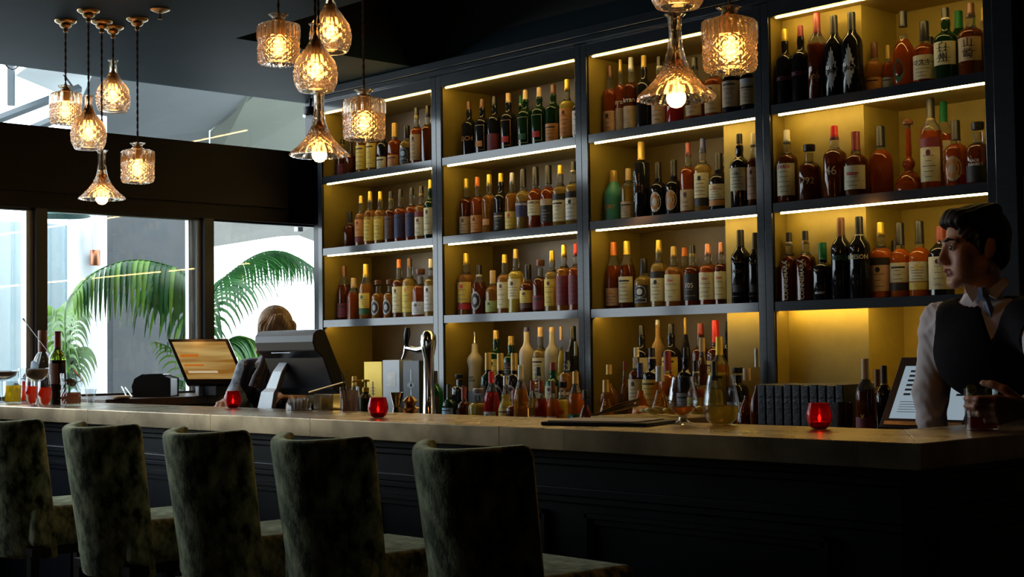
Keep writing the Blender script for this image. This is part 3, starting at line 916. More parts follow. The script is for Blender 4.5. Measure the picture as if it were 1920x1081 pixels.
def brass_sheet():
    m = bpy.data.materials.new('bar_brass_sheet')
    m.use_nodes = True
    nt = m.node_tree
    b = nt.nodes['Principled BSDF']
    b.inputs['Metallic'].default_value = 0.85
    tc = nt.nodes.new('ShaderNodeTexCoord')
    n1 = nt.nodes.new('ShaderNodeTexNoise')
    n1.inputs['Scale'].default_value = 7
    n1.inputs['Detail'].default_value = 5
    n1.inputs['Roughness'].default_value = 0.5
    nt.links.new(tc.outputs['Object'], n1.inputs['Vector'])
    r = nt.nodes.new('ShaderNodeValToRGB')
    e = r.color_ramp.elements
    e[0].position, e[0].color = 0.25, (0.20, 0.145, 0.08, 1)
    e[1].position, e[1].color = 0.75, (0.60, 0.45, 0.27, 1)
    nt.links.new(n1.outputs['Fac'], r.inputs['Fac'])
    sx = nt.nodes.new('ShaderNodeSeparateXYZ')
    nt.links.new(tc.outputs['Object'], sx.inputs[0])
    ml = nt.nodes.new('ShaderNodeMath')
    ml.operation = 'MULTIPLY'
    ml.inputs[1].default_value = 1.05
    fl = nt.nodes.new('ShaderNodeMath')
    fl.operation = 'FLOOR'
    wn = nt.nodes.new('ShaderNodeTexWhiteNoise')
    wn.noise_dimensions = '1D'
    nt.links.new(sx.outputs[0], ml.inputs[0])
    nt.links.new(ml.outputs[0], fl.inputs[0])
    nt.links.new(fl.outputs[0], wn.inputs['W'])
    hv = nt.nodes.new('ShaderNodeHueSaturation')
    mr = nt.nodes.new('ShaderNodeMapRange')
    mr.inputs[3].default_value = 0.8
    mr.inputs[4].default_value = 1.15
    nt.links.new(wn.outputs['Value'], mr.inputs[0])
    nt.links.new(mr.outputs[0], hv.inputs['Value'])
    nt.links.new(r.outputs['Color'], hv.inputs['Color'])
    nt.links.new(hv.outputs['Color'], b.inputs['Base Color'])
    n2 = nt.nodes.new('ShaderNodeTexNoise')
    n2.inputs['Scale'].default_value = 4
    n2.inputs['Detail'].default_value = 5
    nt.links.new(tc.outputs['Object'], n2.inputs['Vector'])
    mr2 = nt.nodes.new('ShaderNodeMapRange')
    mr2.inputs[3].default_value = 0.22
    mr2.inputs[4].default_value = 0.34
    nt.links.new(n2.outputs['Fac'], mr2.inputs[0])
    nt.links.new(mr2.outputs[0], b.inputs['Roughness'])
    return m


BARBRASS = brass_sheet()
poly = [(XW + 0.002, BY0), (BXC, BY0), (BXC, BYE), (BXI, BYE), (BXI, BY1), (XW + 0.002, BY1)]
mb = MB()
vs = [(x, y, z) for z in (BT - BTH, BT) for x, y in poly]
mb.add(vs, [(5, 4, 3, 2, 1, 0), (6, 7, 8, 9, 10, 11)] + [(i, (i + 1) % 6, 6 + (i + 1) % 6, 6 + i) for i in range(6)])
o = mb.build('brass_worktop', BARBRASS, bevel=0.0025)
tag(o, 'long brass-clad bar top with a mottled front edge and mitred corner', 'bar top')
mb = MB()
for x in (0.12, 1.06, 2.0, 2.62, 3.55):
    mb.box(x, x + 0.0015, BY0 - 0.0006, BY1, BT - BTH + 0.002, BT + 0.0006)
mb.build('seam', BRASS, o)
mb = MB()
d = Vector((BXI - BXC, BY1 - BY0, 0)).normalized()
nrm = Vector((-d.y, d.x, 0)) * 0.0018
A, B = Vector((BXC, BY0, BT + 0.0007)), Vector((BXI, BY1, BT + 0.0007))
mb.add([A - nrm, A + nrm, B + nrm, B - nrm], [(0, 1, 2, 3)])
mb.box(BXC - 0.004, BXC + 0.0012, BY0 - 0.0012, BY0 + 0.004, BT - BTH + 0.003, BT)
mb.build('mitre_strip', pm('polished_brass', (0.75, 0.6, 0.35), 0.22, metal=1, noise=(30, (0.8, 0.66, 0.42), 0.3, 0.7)), o)

FY, FX = -1.83, 4.785
base = empty('bar_counter', (2.3, -1.7, 0), label='dark navy panelled bar counter under the brass top', cat='bar counter')


def bb(name, d, mat=BARPAINT, par=None, bevel=0.0):
    return boxobj(name, (d[0] - 2.3, d[1] - 2.3, d[2] + 1.7, d[3] + 1.7, d[4], d[5]), mat, par or base, bevel)


zt = BT - BTH - 0.001
bb('front_panel', (XW + 0.003, FX, FY, FY + 0.04, 0.0, zt))
bb('return_panel', (FX - 0.04, FX, FY + 0.04, BYE - 0.02, 0.0, zt))
bb('plinth', (XW + 0.003, FX + 0.02, FY - 0.02, FY, 0.0, 0.14), bevel=0.004)
bb('plinth', (FX, FX + 0.02, FY, BYE - 0.02, 0.0, 0.14), bevel=0.004)
for z0, z1, dd in ((zt - 0.03, zt, 0.035), (zt - 0.05, zt - 0.031, 0.022), (0.90, 0.925, 0.018), (0.88, 0.899, 0.010)):
    bb('moulding', (XW + 0.003, FX + dd, FY - dd, FY - 0.0002, z0, z1), bevel=0.003)
    bb('moulding', (FX + 0.0002, FX + dd, FY, BYE - 0.02, z0, z1), bevel=0.003)


def frame_mould(mbx, u0, u1, z0, z1, axis):
    for w, dd in ((0.012, 0.016), (0.03, 0.009)):
        for a, b, c, d2 in ((u0, u1, z1 - w, z1), (u0, u1, z0, z0 + w), (u0, u0 + w, z0, z1), (u1 - w, u1, z0, z1)):
            if axis == 'x':
                mbx.box(a - 2.3, b - 2.3, FY - dd + 1.7, FY - 0.0003 + 1.7, c, d2)
            else:
                mbx.box(FX + 0.0003 - 2.3, FX + dd - 2.3, a + 1.7, b + 1.7, c, d2)


for k in range(5):
    x1 = 4.59 - 0.98 * k
    x0 = max(x1 - 0.82, XW + 0.06)
    mbx = MB()
    frame_mould(mbx, x0, x1, 0.2, 0.855, 'x')
    mbx.build('panel_moulding', BARPAINT, base)
mbx = MB()
frame_mould(mbx, -1.7, -1.15, 0.2, 0.855, 'y')
mbx.build('panel_moulding', BARPAINT, base)
mbx = MB()
frame_mould(mbx, -1.07, -0.82, 0.2, 0.855, 'y')
mbx.build('panel_moulding', BARPAINT, base)
# working counter behind the bar
UZ = 1.06
o = boxobj('work_counter', (1.5, BXI - 0.12, -1.47, -1.16, UZ - 0.04, UZ), pm('steel_dull', (0.3, 0.3, 0.31), 0.3, metal=1, noise=(12, (0.36, 0.36, 0.37), 0.3, 0.7)))
tag(o, 'steel working counter hidden behind the brass bar top', 'counter')
o = boxobj('work_cupboard', (1.5, BXI - 0.12, -1.49, -1.18, 0.0, UZ - 0.041), BLACKP)
tag(o, 'dark cupboard under the steel working counter', 'cupboard')
LEDGE = 1.115
o = boxobj('window_ledge', (XW + 0.002, 0.30, -1.48, -0.44, LEDGE - 0.04, LEDGE), pm('ledge_wood', (0.05, 0.022, 0.014), 0.35, noise=(8, (0.09, 0.04, 0.025), 0.3, 0.7, (1, 8, 1))), bevel=0.003)
tag(o, 'dark wooden ledge along the windows behind the bar', 'ledge')
o = boxobj('ledge_cupboard', (XW + 0.002, 0.28, -1.47, -0.45, 0.0, LEDGE - 0.041), BLACKP)
tag(o, 'dark cupboard under the wooden window ledge', 'cupboard')

# ---------------------------------------------------------------- bar stools
VELVET = pm('green_velvet', (0.022, 0.036, 0.016), 0.85, sheen=1.0, spec=0.05, noise=(24, (0.72, 0.76, 0.47), 0.40, 0.74, (1, 1, 0.6)), bump=(120, 0.25))
LEGM = pm('dark_leg_wood', (0.012, 0.008, 0.006), 0.4, noise=(12, (0.02, 0.013, 0.01), 0.3, 0.7))
PIPING = VELVET


def stool_proto():
    root = empty('bar_stool', (0, 0, 0))
    NU, NV = 18, 16
    z0, z1 = 0.57, 1.092
    th = 0.05
    P = [[], []]
    for side in (0, 1):
        for j in range(NV + 1):
            v = j / NV
            z = z0 + (z1 - z0) * v
            hw = 0.180 + 0.026 * v
            k = max(0, (z - (z1 - 0.03)) / 0.03)
            hw *= 1 - 0.06 * k * k
            row = []
            for i in range(NU + 1):
                u = -1 + 2 * i / NU
                x = u * hw
                y = 0.13 * abs(u) ** 2.1 - 0.075 * v
                dx, dy = 0.13 * 2.1 * abs(u) ** 1.1 * (1 if u > 0 else -1) / hw, -1
                L = math.hypot(dx, dy)
                s = -0.5 if side == 0 else 0.5
                nx, ny = dx / L, dy / L
                zz = z + (0.012 * (1 - u * u) * v * -1)
                row.append((x - nx * s * th, y - ny * s * th, zz))
            P[side].append(row)
    vs, fs = [], []
    idx = {}
    for s in (0, 1):
        for j in range(NV + 1):
            for i in range(NU + 1):
                idx[s, j, i] = len(vs)
                vs.append(P[s][j][i])
    for j in range(NV):
        for i in range(NU):
            fs.append((idx[0, j, i], idx[0, j, i + 1], idx[0, j + 1, i + 1], idx[0, j + 1, i]))
            fs.append((idx[1, j, i + 1], idx[1, j, i], idx[1, j + 1, i], idx[1, j + 1, i + 1]))
    for j in range(NV):
        fs.append((idx[0, j, 0], idx[0, j + 1, 0], idx[1, j + 1, 0], idx[1, j, 0]))
        fs.append((idx[0, j + 1, NU], idx[0, j, NU], idx[1, j, NU], idx[1, j + 1, NU]))
    for i in range(NU):
        fs.append((idx[0, 0, i + 1], idx[0, 0, i], idx[1, 0, i], idx[1, 0, i + 1]))
        fs.append((idx[0, NV, i], idx[0, NV, i + 1], idx[1, NV, i + 1], idx[1, NV, i]))
    b = MB().add(vs, fs, 0, True).build('backrest', VELVET, root, sharp=0, bevel=0.016)
    b.modifiers[0].segments = 3
    b.modifiers[0].angle_limit = math.radians(50)
    s = MB().box(-0.195, 0.195, 0.028, 0.43, 0.615, 0.765).build('seat', VELVET, root, bevel=0.03)
    s.modifiers[0].segments = 4
    for p in s.data.polygons:
        p.use_smooth = True
    MB().box(-0.19, 0.19, 0.02, 0.41, 0.585, 0.614).build('seat_rail', LEGM, root)
    for sx in (-1, 1):
        for yy in (0.035, 0.385):
            l = MB()
            l.lathe([(0.016, 0.0), (0.024, 0.584)], 4, M=Matrix.Translation((sx * 0.165, yy, 0)) @ Matrix.Rotation(PI / 4, 4, 'Z'), smooth=False)
            l.build('leg', LEGM, root)
    for a in ((-0.165, 0.165, 0.378, 0.392, 0.21, 0.24), (-0.165, 0.165, 0.028, 0.042, 0.26, 0.285)):
        MB().box(*a).build('foot_rail', LEGM, root)
    return root


def children(o):
    return [c for c in bpy.data.objects if c.parent == o]


def copy_tree(o, parent=None):
    c = o.copy()
    COL.objects.link(c)
    if parent:
        c.parent = parent
    for ch in children(o):
        copy_tree(ch, c)
    return c


st0 = stool_proto()
SLAB = ['leftmost green velvet bar stool, its back cut by the frame edge', 'green velvet bar stool in front of the wine bottle, second from the window',
        'green velvet bar stool in front of the left red candle', 'green velvet bar stool under the big terminal stand', 'rightmost green velvet bar stool, nearest the camera']
for k, (xa, xb, yt) in enumerate(((-62, 73, 772), (112, 246, 790), (295, 464, 803), (501, 699, 816), (771, 1006, 833))):
    p = at((xa + xb) / 2 + 10, yt + 6, 'Z', 1.085)
    o = st0 if k == 0 else copy_tree(st0)
    a2, b2 = at(xa, yt, 'Y', -2.5), at(xb, yt, 'Y', -2.5)
    o.location = ((a2.x + b2.x) / 2 - 0.107, -2.44, 0)
    o.rotation_euler = (0, 0, [0.0, 0.02, -0.02, 0.015, -0.03][k])
    tag(o, SLAB[k], 'bar stool', 'green velvet bar stools')

# ---------------------------------------------------------------- decanter pendants
CRYSTAL = None


def crystal():
    m = bpy.data.materials.new('cut_crystal')
    m.use_nodes = True
    nt = m.node_tree
    b = nt.nodes['Principled BSDF']
    b.inputs['Base Color'].default_value = (1.0, 0.87, 0.68, 1)
    b.inputs['Transmission Weight'].default_value = 1.0
    b.inputs['Roughness'].default_value = 0.03
    b.inputs['IOR'].default_value = 1.5
    tl = nt.nodes.new('ShaderNodeBsdfTranslucent')
    tl.inputs[0].default_value = (1.0, 0.85, 0.7, 1)
    tr = nt.nodes.new('ShaderNodeBsdfTransparent')
    mx = nt.nodes.new('ShaderNodeMixShader')
    mx.inputs[0].default_value = 0.05
    nt.links.new(b.outputs[0], mx.inputs[1])
    nt.links.new(tl.outputs[0], mx.inputs[2])
    mx2 = nt.nodes.new('ShaderNodeMixShader')
    mx2.inputs[0].default_value = 0.12
    nt.links.new(mx.outputs[0], mx2.inputs[1])
    nt.links.new(tr.outputs[0], mx2.inputs[2])
    nt.links.new(mx2.outputs[0], nt.nodes['Material Output'].inputs[0])
    return m


CRYSTAL = crystal()
BULBM = pm('bulb_glow', (1, 0.8, 0.5), 0.3, emis=(1.0, 0.42, 0.09), es=36)
CORDM = pm('twisted_cord', (0.06, 0.028, 0.015), 0.8, noise=(200, (0.16, 0.08, 0.04), 0.4, 0.6))
SOCK = pm('brass_lampholder', (0.5, 0.24, 0.07), 0.28, metal=1, noise=(25, (0.6, 0.32, 0.1), 0.3, 0.7))
DP = {
    'ball': [(.10, 1.0), (.082, .985), (.07, .97), (.068, .90), (.07, .82), (.085, .74), (.13, .66), (.21, .56), (.285, .46), (.32, .36), (.335, .26), (.325, .15), (.29, .06), (.26, .01), (.25, .0)],
    'ship': [(.125, 1.0), (.105, .98), (.08, .955), (.078, .90), (.075, .80), (.08, .70), (.095, .58), (.125, .46), (.185, .34), (.27, .22), (.36, .13), (.44, .06), (.47, .025), (.465, .0)],
    'square': [(.19, 1.0), (.17, .975), (.12, .94), (.115, .90), (.15, .86), (.28, .83), (.375, .80), (.40, .765), (.405, .66), (.405, .55), (.40, .40), (.40, .25), (.40, .10), (.385, .03), (.34, .0)],
}


def resample(prof, n):
    pts = [Vector((r, z)) for r, z in prof]
    L = [0]
    for a, b in zip(pts, pts[1:]):
        L.append(L[-1] + (b - a).length)
    out = []
    for k in range(n + 1):
        s = L[-1] * k / n
        r = np.interp(s, L, [p.x for p in pts])
        z = np.interp(s, L, [p.y for p in pts])
        out.append((float(r), float(z)))
    return out


def pendant(kind, cx, top, bot, zc, label, name='pendant_lamp', anchor=None):
    """kind of decanter; cx, top, bot: its place in the photograph; zc: distance along the view"""
    P = at(cx, top, 'D', zc)
    H = (bot - top) / FPX * zc
    z0 = P.z - H
    root = empty('pendant_lamp', (P.x, P.y, CZ), label=label, cat='pendant lamp', group='cut-glass decanter pendant lamps')
    dz = z0 - CZ
    prof = resample(DP[kind], 46)
    N = 84 if kind != 'square' else 72
    sc = H

    def cut(r, z, th):
        f = z / H
        a = 0.0
        if kind == 'ball' and .08 < f < .62:
            w = min(1, (f - .08) / .06, (.62 - f) / .1)
            a = abs(math.sin(6 * th + f * 22)) * abs(math.sin(6 * th - f * 22)) if f < .40 else abs(math.sin(9 * th)) * .9
            a *= w
        elif kind == 'ship' and f < .45:
            w = min(1, (.45 - f) / .12)
            a = abs(math.sin(8 * th + f * 34)) * abs(math.sin(8 * th - f * 34)) if f > .12 else abs(math.sin(12 * th)) * .8
            a *= w
        elif kind == 'square' and f < .80:
            if f > .5:
                a = abs(math.sin(8 * th)) * .55
            else:
                a = abs(math.sin(9 * th + f * 34)) * abs(math.sin(9 * th - f * 34)) * 1.1
        return r - a * .045 * H
    mb = MB()
    outer = [(r * sc, z * sc) for r, z in reversed(prof)]
    inner = [(max(r * sc - (.042 * H if z < .8 else .022 * H), .012), z * sc) for r, z in reversed(prof)]
    sq = .55 if kind == 'square' else 0
    mb.lathe(outer, N, (0, 0, dz), sq=sq, rad=cut, smooth=False, caps=False)
    nv = len(mb.v)
    mb.lathe(inner, N, (0, 0, dz), sq=sq * .8, smooth=False, caps=False)
    # inner wall faces inwards, rims close the glass
    mb.f = mb.f[:len(outer[:-1]) * N] + [tuple(reversed(f)) for f in mb.f[len(outer[:-1]) * N:]]
    for k in range(N):
        k2 = (k + 1) % N
        mb.f.append((k2, k, nv + k, nv + k2))
        t = (len(outer) - 1) * N
        mb.f.append((t + k, t + k2, nv + t + k2, nv + t + k))
        mb.m += [0, 0]
        mb.s += [False, False]
    mb.build('glass_shade', CRYSTAL, root)
    # lampholder and bulb
    bz = {'ball': .30, 'ship': .02, 'square': .33}[kind] * H
    br = .026 if kind != 'ship' else .027
    hold = MB()
    hz = bz + br * 1.9
    hold.lathe([(.017, hz - .006), (.0205, hz), (.0205, hz + .03), (.018, hz + .034), (.018, hz + .05), (.010, hz + .058), (.007, hz + .07)], 18, (0, 0, dz))
    hold.build('lampholder', SOCK, root)
    bl = MB()
    bl.lathe([(.003, bz - br), (br * .55, bz - br * .86), (br * .9, bz - br * .45), (br, bz), (br * .92, bz + br * .4), (br * .68, bz + br * .95), (.014, bz + br * 1.5), (.013, hz)], 20, (0, 0, dz))
    bl.build('bulb', BULBM, root)
    # twisted cord
    ck = MB()
    top_z, low_z = -0.03, dz + hz + .065
    n = int((top_z - low_z) / .006) + 2
    for ph in (0, PI):
        pts = []
        for i in range(n + 1):
            z = top_z + (low_z - top_z) * i / n
            a = ph + i * .6
            pts.append((.0026 * math.cos(a), .0026 * math.sin(a), z))
        ck.tube(pts, .0027, 6)
    ck.build('cord', CORDM, root)
    rs = MB()
    rs.lathe([(.006, -.052), (.010, -.048), (.010, -.034), (.020, -.030), (.026, -.022), (.022, -.016), (.036, -.012), (.046, -.006), (.048, -.0005)], 24)
    rs.build('ceiling_rose', BRASS, root)
    return root


PEND = [
    ('square', 123, 161, 233, 6.45, 'cut-glass square decanter pendant, leftmost in the cluster by the windows'),
    ('ball', 166, 179, 280, 6.26, 'round decanter pendant second from left, above the flared one by the windows'),
    ('ship', 191, 282, 374, 6.46, 'flared ship decanter pendant hanging lowest by the windows'),
    ('ball', 212, 113, 210, 6.59, 'small round decanter pendant hanging highest by the windows'),
    ('square', 258, 268, 343, 6.42, 'square decanter pendant hanging low, against the dark beam by the windows'),
    ('square', 522, 27, 122, 5.3, 'square decanter pendant left in the middle cluster, against the dark ceiling'),
    ('ball', 591, 45, 172, 4.95, 'round decanter pendant in the centre of the middle cluster, above the flared one'),
    ('ball', 619, -22, 99, 5.4, 'round decanter pendant cut by the top edge, middle cluster'),
    ('ship', 598, 172, 293, 5.25, 'flared ship decanter pendant of the middle cluster, bulb showing below'),
    ('square', 682, 168, 263, 5.65, 'square decanter pendant in front of the left shelving bay'),
    ('square', 1367, 14, 136, 3.95, 'large square decanter pendant at right, in front of the third bay'),
    ('ship', 1265, 27, 188, 4.0, 'large flared ship decanter pendant in front of the third bay'),
    ('ball', 1268, -148, 15, 3.8, 'round decanter pendant of which only the base shows at the top edge'),
]
for a in PEND:
    pendant(*a)

p = at(300, 17, 'Z', CZ)
r0 = empty('ceiling_sprinkler', p, label='small brass sprinkler head on the dark ceiling near the pendants', cat='sprinkler')
MB().lathe([(.010, -.018), (.030, -.010), (.042, -.004), (.042, -.0005)], 20).build('rosette', BRASS, r0)
MB().lathe([(.004, -.045), (.010, -.044), (.010, -.040), (.004, -.038), (.004, -.016)], 12).build('nozzle', BRASS, r0)
p = at(582, 183, 'X', XW + 0.12)
r0 = empty('spotlight', (p.x, p.y, CZ), label='black round spotlight on the ceiling edge above the window beam', cat='spotlight')
MB().lathe([(.008, -.06), (.008, -.0005)], 10).build('mount', BLACKP, r0)
MB().lathe([(.040, -.115), (.043, -.11), (.043, -.065), (.02, -.06)], 22).build('housing', BLACKP, r0)
MB().lathe([(.044, -.118), (.046, -.112), (.044, -.108)], 22).build('trim_ring', CHROME, r0)

# ---------------------------------------------------------------- glasses and drinks on the bar
GL = pm('clear_glass', (0.98, 0.99, 1.0), 0.02, trans=1.0, ior=1.45)
THIN = glass_mix('thin_glass', (0.93, 0.95, 0.96), gl=0.05, rough=0.04)
REDG = pm('red_votive_glass', (0.75, 0.008, 0.02), 0.12, trans=0.75, ior=1.3, spec=0.8, noise=(9, (0.6, 0.006, 0.015), 0.3, 0.7))


def liquid(name, col, tr=0.6):
    return glass_mix('drink_' + name, tuple(min(1, c * 1.1 + .02) for c in col), gl=0.02, rough=0.05, diff=1 - tr * .8, dcol=col)


def shell(prof, t=0.0018, n=28):
    """a vessel with an inside: outer profile up, inner profile down"""
    inner = [(max(r - t, 0.0005), z + (t * 2 if i == 0 else 0)) for i, (r, z) in enumerate(prof)]
    return prof + list(reversed(inner)), n


def vessel(root, prof, name='glass', mat=None, t=0.0016, n=28, sq=0.0):
    mb = MB()
    pr, n = shell(prof, t, n)
    mb.lathe(pr, n, sq=sq, caps=False)
    return mb.build(name, mat or THIN, root)


def tumbler(loc, r, h, lcol, lname, label, lz=.7, grp=None, taper=.93, ice=False, thick=.004, cat='glass'):
    root = empty('tumbler_glass', loc, label=label, cat=cat, group=grp)
    vessel(root, [(0.0005, .0005), (r * taper, .0005), (r * taper, .012), (r * taper + (r - r * taper) * .5, h * .5), (r, h)], t=.002)
    if lname:
        MB().lathe([(.0005, .010), (r * taper - .003, .010), (r - .004, h * lz), (.0005, h * lz)], 28, caps=False).build('drink', liquid(lname, lcol), root)
    if ice:
        im = pm('ice', (0.95, 0.97, 1), .08, trans=.85, ior=1.31)
        for q, (a, b, c) in enumerate(((-.3, .1, .5), (.3, -.2, .62), (.05, .35, .75))):
            M = Matrix.Translation((a * r, b * r, h * c)) @ Matrix.Rotation(q * .9, 4, 'Z') @ Matrix.Rotation(.3 + q, 4, 'X')
            MB().box(-.012, .012, -.012, .012, -.012, .012, M=M).build('ice_cube', im, root)
    return root


def onbar(x, Y, z=BT):
    """a point of the bar top seen below the picture column x, on the line Y"""
    lo = at(x, 760, 'Y', Y)
    return Vector((lo.x, Y, z + .0005))


def w2(px, P):
    return px / FPX * depth(P)


P = onbar(24, -1.80)
tumbler(P, w2(17, P), w2(42, P), (.85, .62, .08), 'yellow', 'short tumbler of cloudy yellow cocktail at the left end of the bar', .82, ice=True)
P = onbar(46, -1.68)
tumbler(P, w2(12, P), w2(64, P), (.85, .12, .02), 'orange', 'tall tumbler of orange drink behind the two coupe glasses', .62, ice=True)


def coupe(loc, rb, h, zb, col, nm, label, foam=None):
    root = empty('coupe_glass', loc, label=label, cat='glass')
    vessel(root, [(.0005, .001), (.030, .001), (.030, .003), (.006, .007), (.0035, .02), (.0035, zb - .008), (.008, zb - .002), (rb * .55, zb + .006), (rb * .88, zb + (h - zb) * .4), (rb, h - .004), (rb * 1.01, h)], t=.0012)
    MB().lathe([(.0005, zb + .003), (rb * .52, zb + .009), (rb * .85, zb + (h - zb) * .42), (rb * .955, h - .012), (.0005, h - .012)], 28, caps=False).build('drink', pm('drink_' + nm, col, .3, trans=.15, noise=(20, tuple(min(1, c * 1.2) for c in col), .3, .7)), root)
    if foam:
        MB().lathe([(.0005, h - .0118), (rb * .955, h - .0118), (rb * .97, h - .005), (.0005, h - .004)], 28, caps=False).build('foam', pm('foam', foam, .8, noise=(80, (.8, .7, .6), .3, .7)), root)
    return root


P = onbar(4, -1.74)
coupe(P, w2(28, P), w2(60, P), w2(42, P), (.03, .012, .01), 'espresso', 'coupe of dark espresso cocktail cut by the left picture edge', (.35, .22, .14))
P = onbar(69, -1.905)
coupe(P, w2(22, P), w2(72, P), w2(47, P), (.30, .17, .09), 'milky', 'coupe of milky brown cocktail with pale foam on a thin stem', (.75, .68, .62))
for px, Y, lab in ((60, -1.76, 'stemless tulip glass of orange drink behind the coupe stem'), (84, -1.81, 'stemless tulip glass of bright orange drink beside the wine bottle')):
    P = onbar(px, Y)
    rr, hh = w2(12.5, P), w2(57, P)
    root = empty('tulip_glass', P, label=lab, cat='glass')
    vessel(root, [(.0005, .001), (rr * .5, .001), (rr * .82, hh * .12), (rr, hh * .38), (rr * .95, hh * .65), (rr * .78, hh)], t=.0014)
    MB().lathe([(.0005, .004), (rr * .48, .004), (rr * .78, hh * .13), (rr * .95, hh * .38), (rr * .93, hh * .58), (.0005, hh * .58)], 24, caps=False).build('drink', liquid('orange', (.85, .12, .02)), root)
# wine bottle and clear spirit bottle at the bar end
P = onbar(108, -1.73)
b = bottle(P, w2(137, P), .080, 'tall', 'G2', 'm', 'Lb', None, 901) if False else None
GREENW = pm('wine_bottle_green', (.25, .42, .03), .06, trans=.85, ior=1.4, noise=(6, (.3, .46, .05), .3, .7))
root = empty('wine_bottle', P, label='green wine bottle with dark red capsule and brown label near the window', cat='bottle')
hh, RR = w2(137, P), .039
pr = [(r * RR, z * hh) for z, r in SH['tall'][0]]
ms = [1 if z < .60 else 0 for z, r in SH['tall'][0]]
MB().lathe(pr, 26, mi=ms).build('glass_body', [GREENW, bglass('k')], root)
MB().lathe([(RR * .42, hh * .74), (RR * .40, hh * .76), (RR * .38, hh * .97), (RR * .42, hh * .975), (RR * .42, hh)], 16).build('capsule', capm('m'), root)
lb = MB()
arc_patch(lb, RR * 1.02, hh * .28, hh * .56, 1.0)
lb.build('label', pm('label_dark_brown', (.16, .07, .04), .5, noise=(30, (.2, .09, .05), .3, .7)), root)
P = onbar(80, -1.60)
root = empty('spirit_bottle', P, label='stout clear bottle with a tall brown stopper behind the cocktails', cat='bottle')
hh, RR = w2(134, P), .056
MB().lathe([(RR * .9, 0), (RR, .02 * hh), (RR, .42 * hh), (RR * .92, .52 * hh), (RR * .62, .64 * hh), (RR * .36, .70 * hh), (RR * .34, .80 * hh)], 26).build('glass_body', CLR, root)
MB().lathe([(RR * .40, .70 * hh), (RR * .40, hh * .99), (RR * .36, hh)], 18).build('stopper', pm('stopper_brown', (.14, .05, .02), .5, noise=(20, (.2, .08, .03), .3, .7)), root)
lb = MB()
oval_patch(lb, RR * 1.01, hh * .50, hh * .08, .5, 0)
arc_patch(lb, RR * 1.012, hh * .30, hh * .40, .8, 1)
lb.build('label', [pm('label_smoke_blue', (.2, .27, .36), .5, noise=(30, (.25, .32, .4), .3, .7)), labm('w')], root)
P = onbar(133, -1.80)
root = empty('mixing_glass', P, label='cut-crystal mixing glass holding a strainer, beside the wine bottle', cat='mixing glass')
rr, hh = w2(19.5, P), w2(60, P)
mb = MB()
prm = [(.001, .001)] + [(rr * (.95 + .05 * k / 14), .001 + hh * k / 14) for k in range(15)]


def cutp(r, z, th):
    return r - (.0035 * abs(math.sin(8 * th + z * 130)) * abs(math.sin(8 * th - z * 130)) if r > rr * .93 and z < hh * .85 else 0)


mb.lathe(prm, 64, rad=cutp, smooth=False, caps=False)
mb.lathe([(r - .004 if r > .01 else r, z + (.006 if k == 0 else .003)) for k, (r, z) in enumerate(prm)][::-1], 64, smooth=False, caps=False)
mb.build('glass', THIN, root)
MB().lathe([(.001, .010), (rr * .88, .010), (rr * .9, hh * .42), (.001, hh * .42)], 24, caps=False).build('drink', liquid('copper', (.5, .24, .14), .8), root)
mb = MB()
M = Matrix.Translation((.002, -.004, hh * .70)) @ Matrix.Rotation(.9, 4, 'Y')
for k in range(6):
    rr2 = .006 + .0042 * k
    mb.lathe([(rr2 * .8, .002 + .001 * k), (rr2 * .8 + .002, .003 + .001 * k)], 24, M=M)
mb.tube([M @ Vector((0, .02, .004)), M @ Vector((-.0, .05, .02)), Vector((-.035, .03, hh * 1.12))], [.002, .0025, .004], 8)
strn = mb.build('julep_strainer', pm('strainer_bronze', (.25, .16, .1), .25, metal=1, noise=(60, (.35, .22, .14), .3, .7)))
strn.location = P
tag(strn, 'dark perforated strainer resting inside the crystal mixing glass', 'strainer')
P = onbar(170, -1.66)
root = empty('shot_glass', P, label='small empty shot glass standing alone by the window', cat='glass')
rr, hh = w2(11, P), w2(29, P)
vessel(root, [(.0005, .001), (rr * .62, .001), (rr * .62, hh * .25), (rr * .75, hh * .5), (rr, hh)], t=.002)
# bar spoon leaning in the tall glass
a, b = at(43, 597, 'Y', -1.635), at(95, 665, 'Y', -1.635)
b2 = b + (b - a) * .75
mb = MB()
pts = [a + (b2 - a) * k / 40 for k in range(41)]
mb.tube(pts, [.0045 if k < 2 else .0019 + .0006 * math.sin(k * 1.9) for k in range(41)], 8)
o = mb.build('bar_spoon', BLACKG)
tag(o, 'long twisted black bar spoon slanting up from the drinks', 'bar spoon')

# red candle cups
for q, (px, py, wpx, lab) in enumerate(((437, 765, 33, 'red glass candle cup in front of the bartender behind the terminal'), (709, 783, 39, 'red glass candle cup in the middle of the bar'),
                                        (1537, 804, 50, 'red glass candle cup near the bar corner, before the dark menus'))):
    P = at(px, py, 'Z', BT)
    r = w2(wpx / 2, P)
    h = r * 1.95
    root = empty('candle_cup', (P.x, max(P.y, -1.92), BT + .0005), label=lab, cat='candle holder', group='red glass candle cups on the bar')
    vessel(root, [(.0005, .0008), (r * .5, .0008), (r * .8, h * .12), (r, h * .42), (r * .98, h * .62), (r * .86, h * .85), (r * .78, h)], 'cup', REDG, t=.0022)
    MB().lathe([(.0005, .004), (r * .5, .004), (r * .55, h * .28), (.0005, h * .28)], 20, caps=False).build('candle', pm('wax', (.8, .6, .5), .5, noise=(20, (.85, .65, .55), .3, .7)), root)
    MB().lathe([(.0008, h * .28), (.0035, h * .36), (.0045, h * .42), (.002, h * .52), (.0003, h * .57)], 10).build('flame', pm('flame', (1, .5, .2), .5, emis=(1.0, .32, .08), es=60), root)

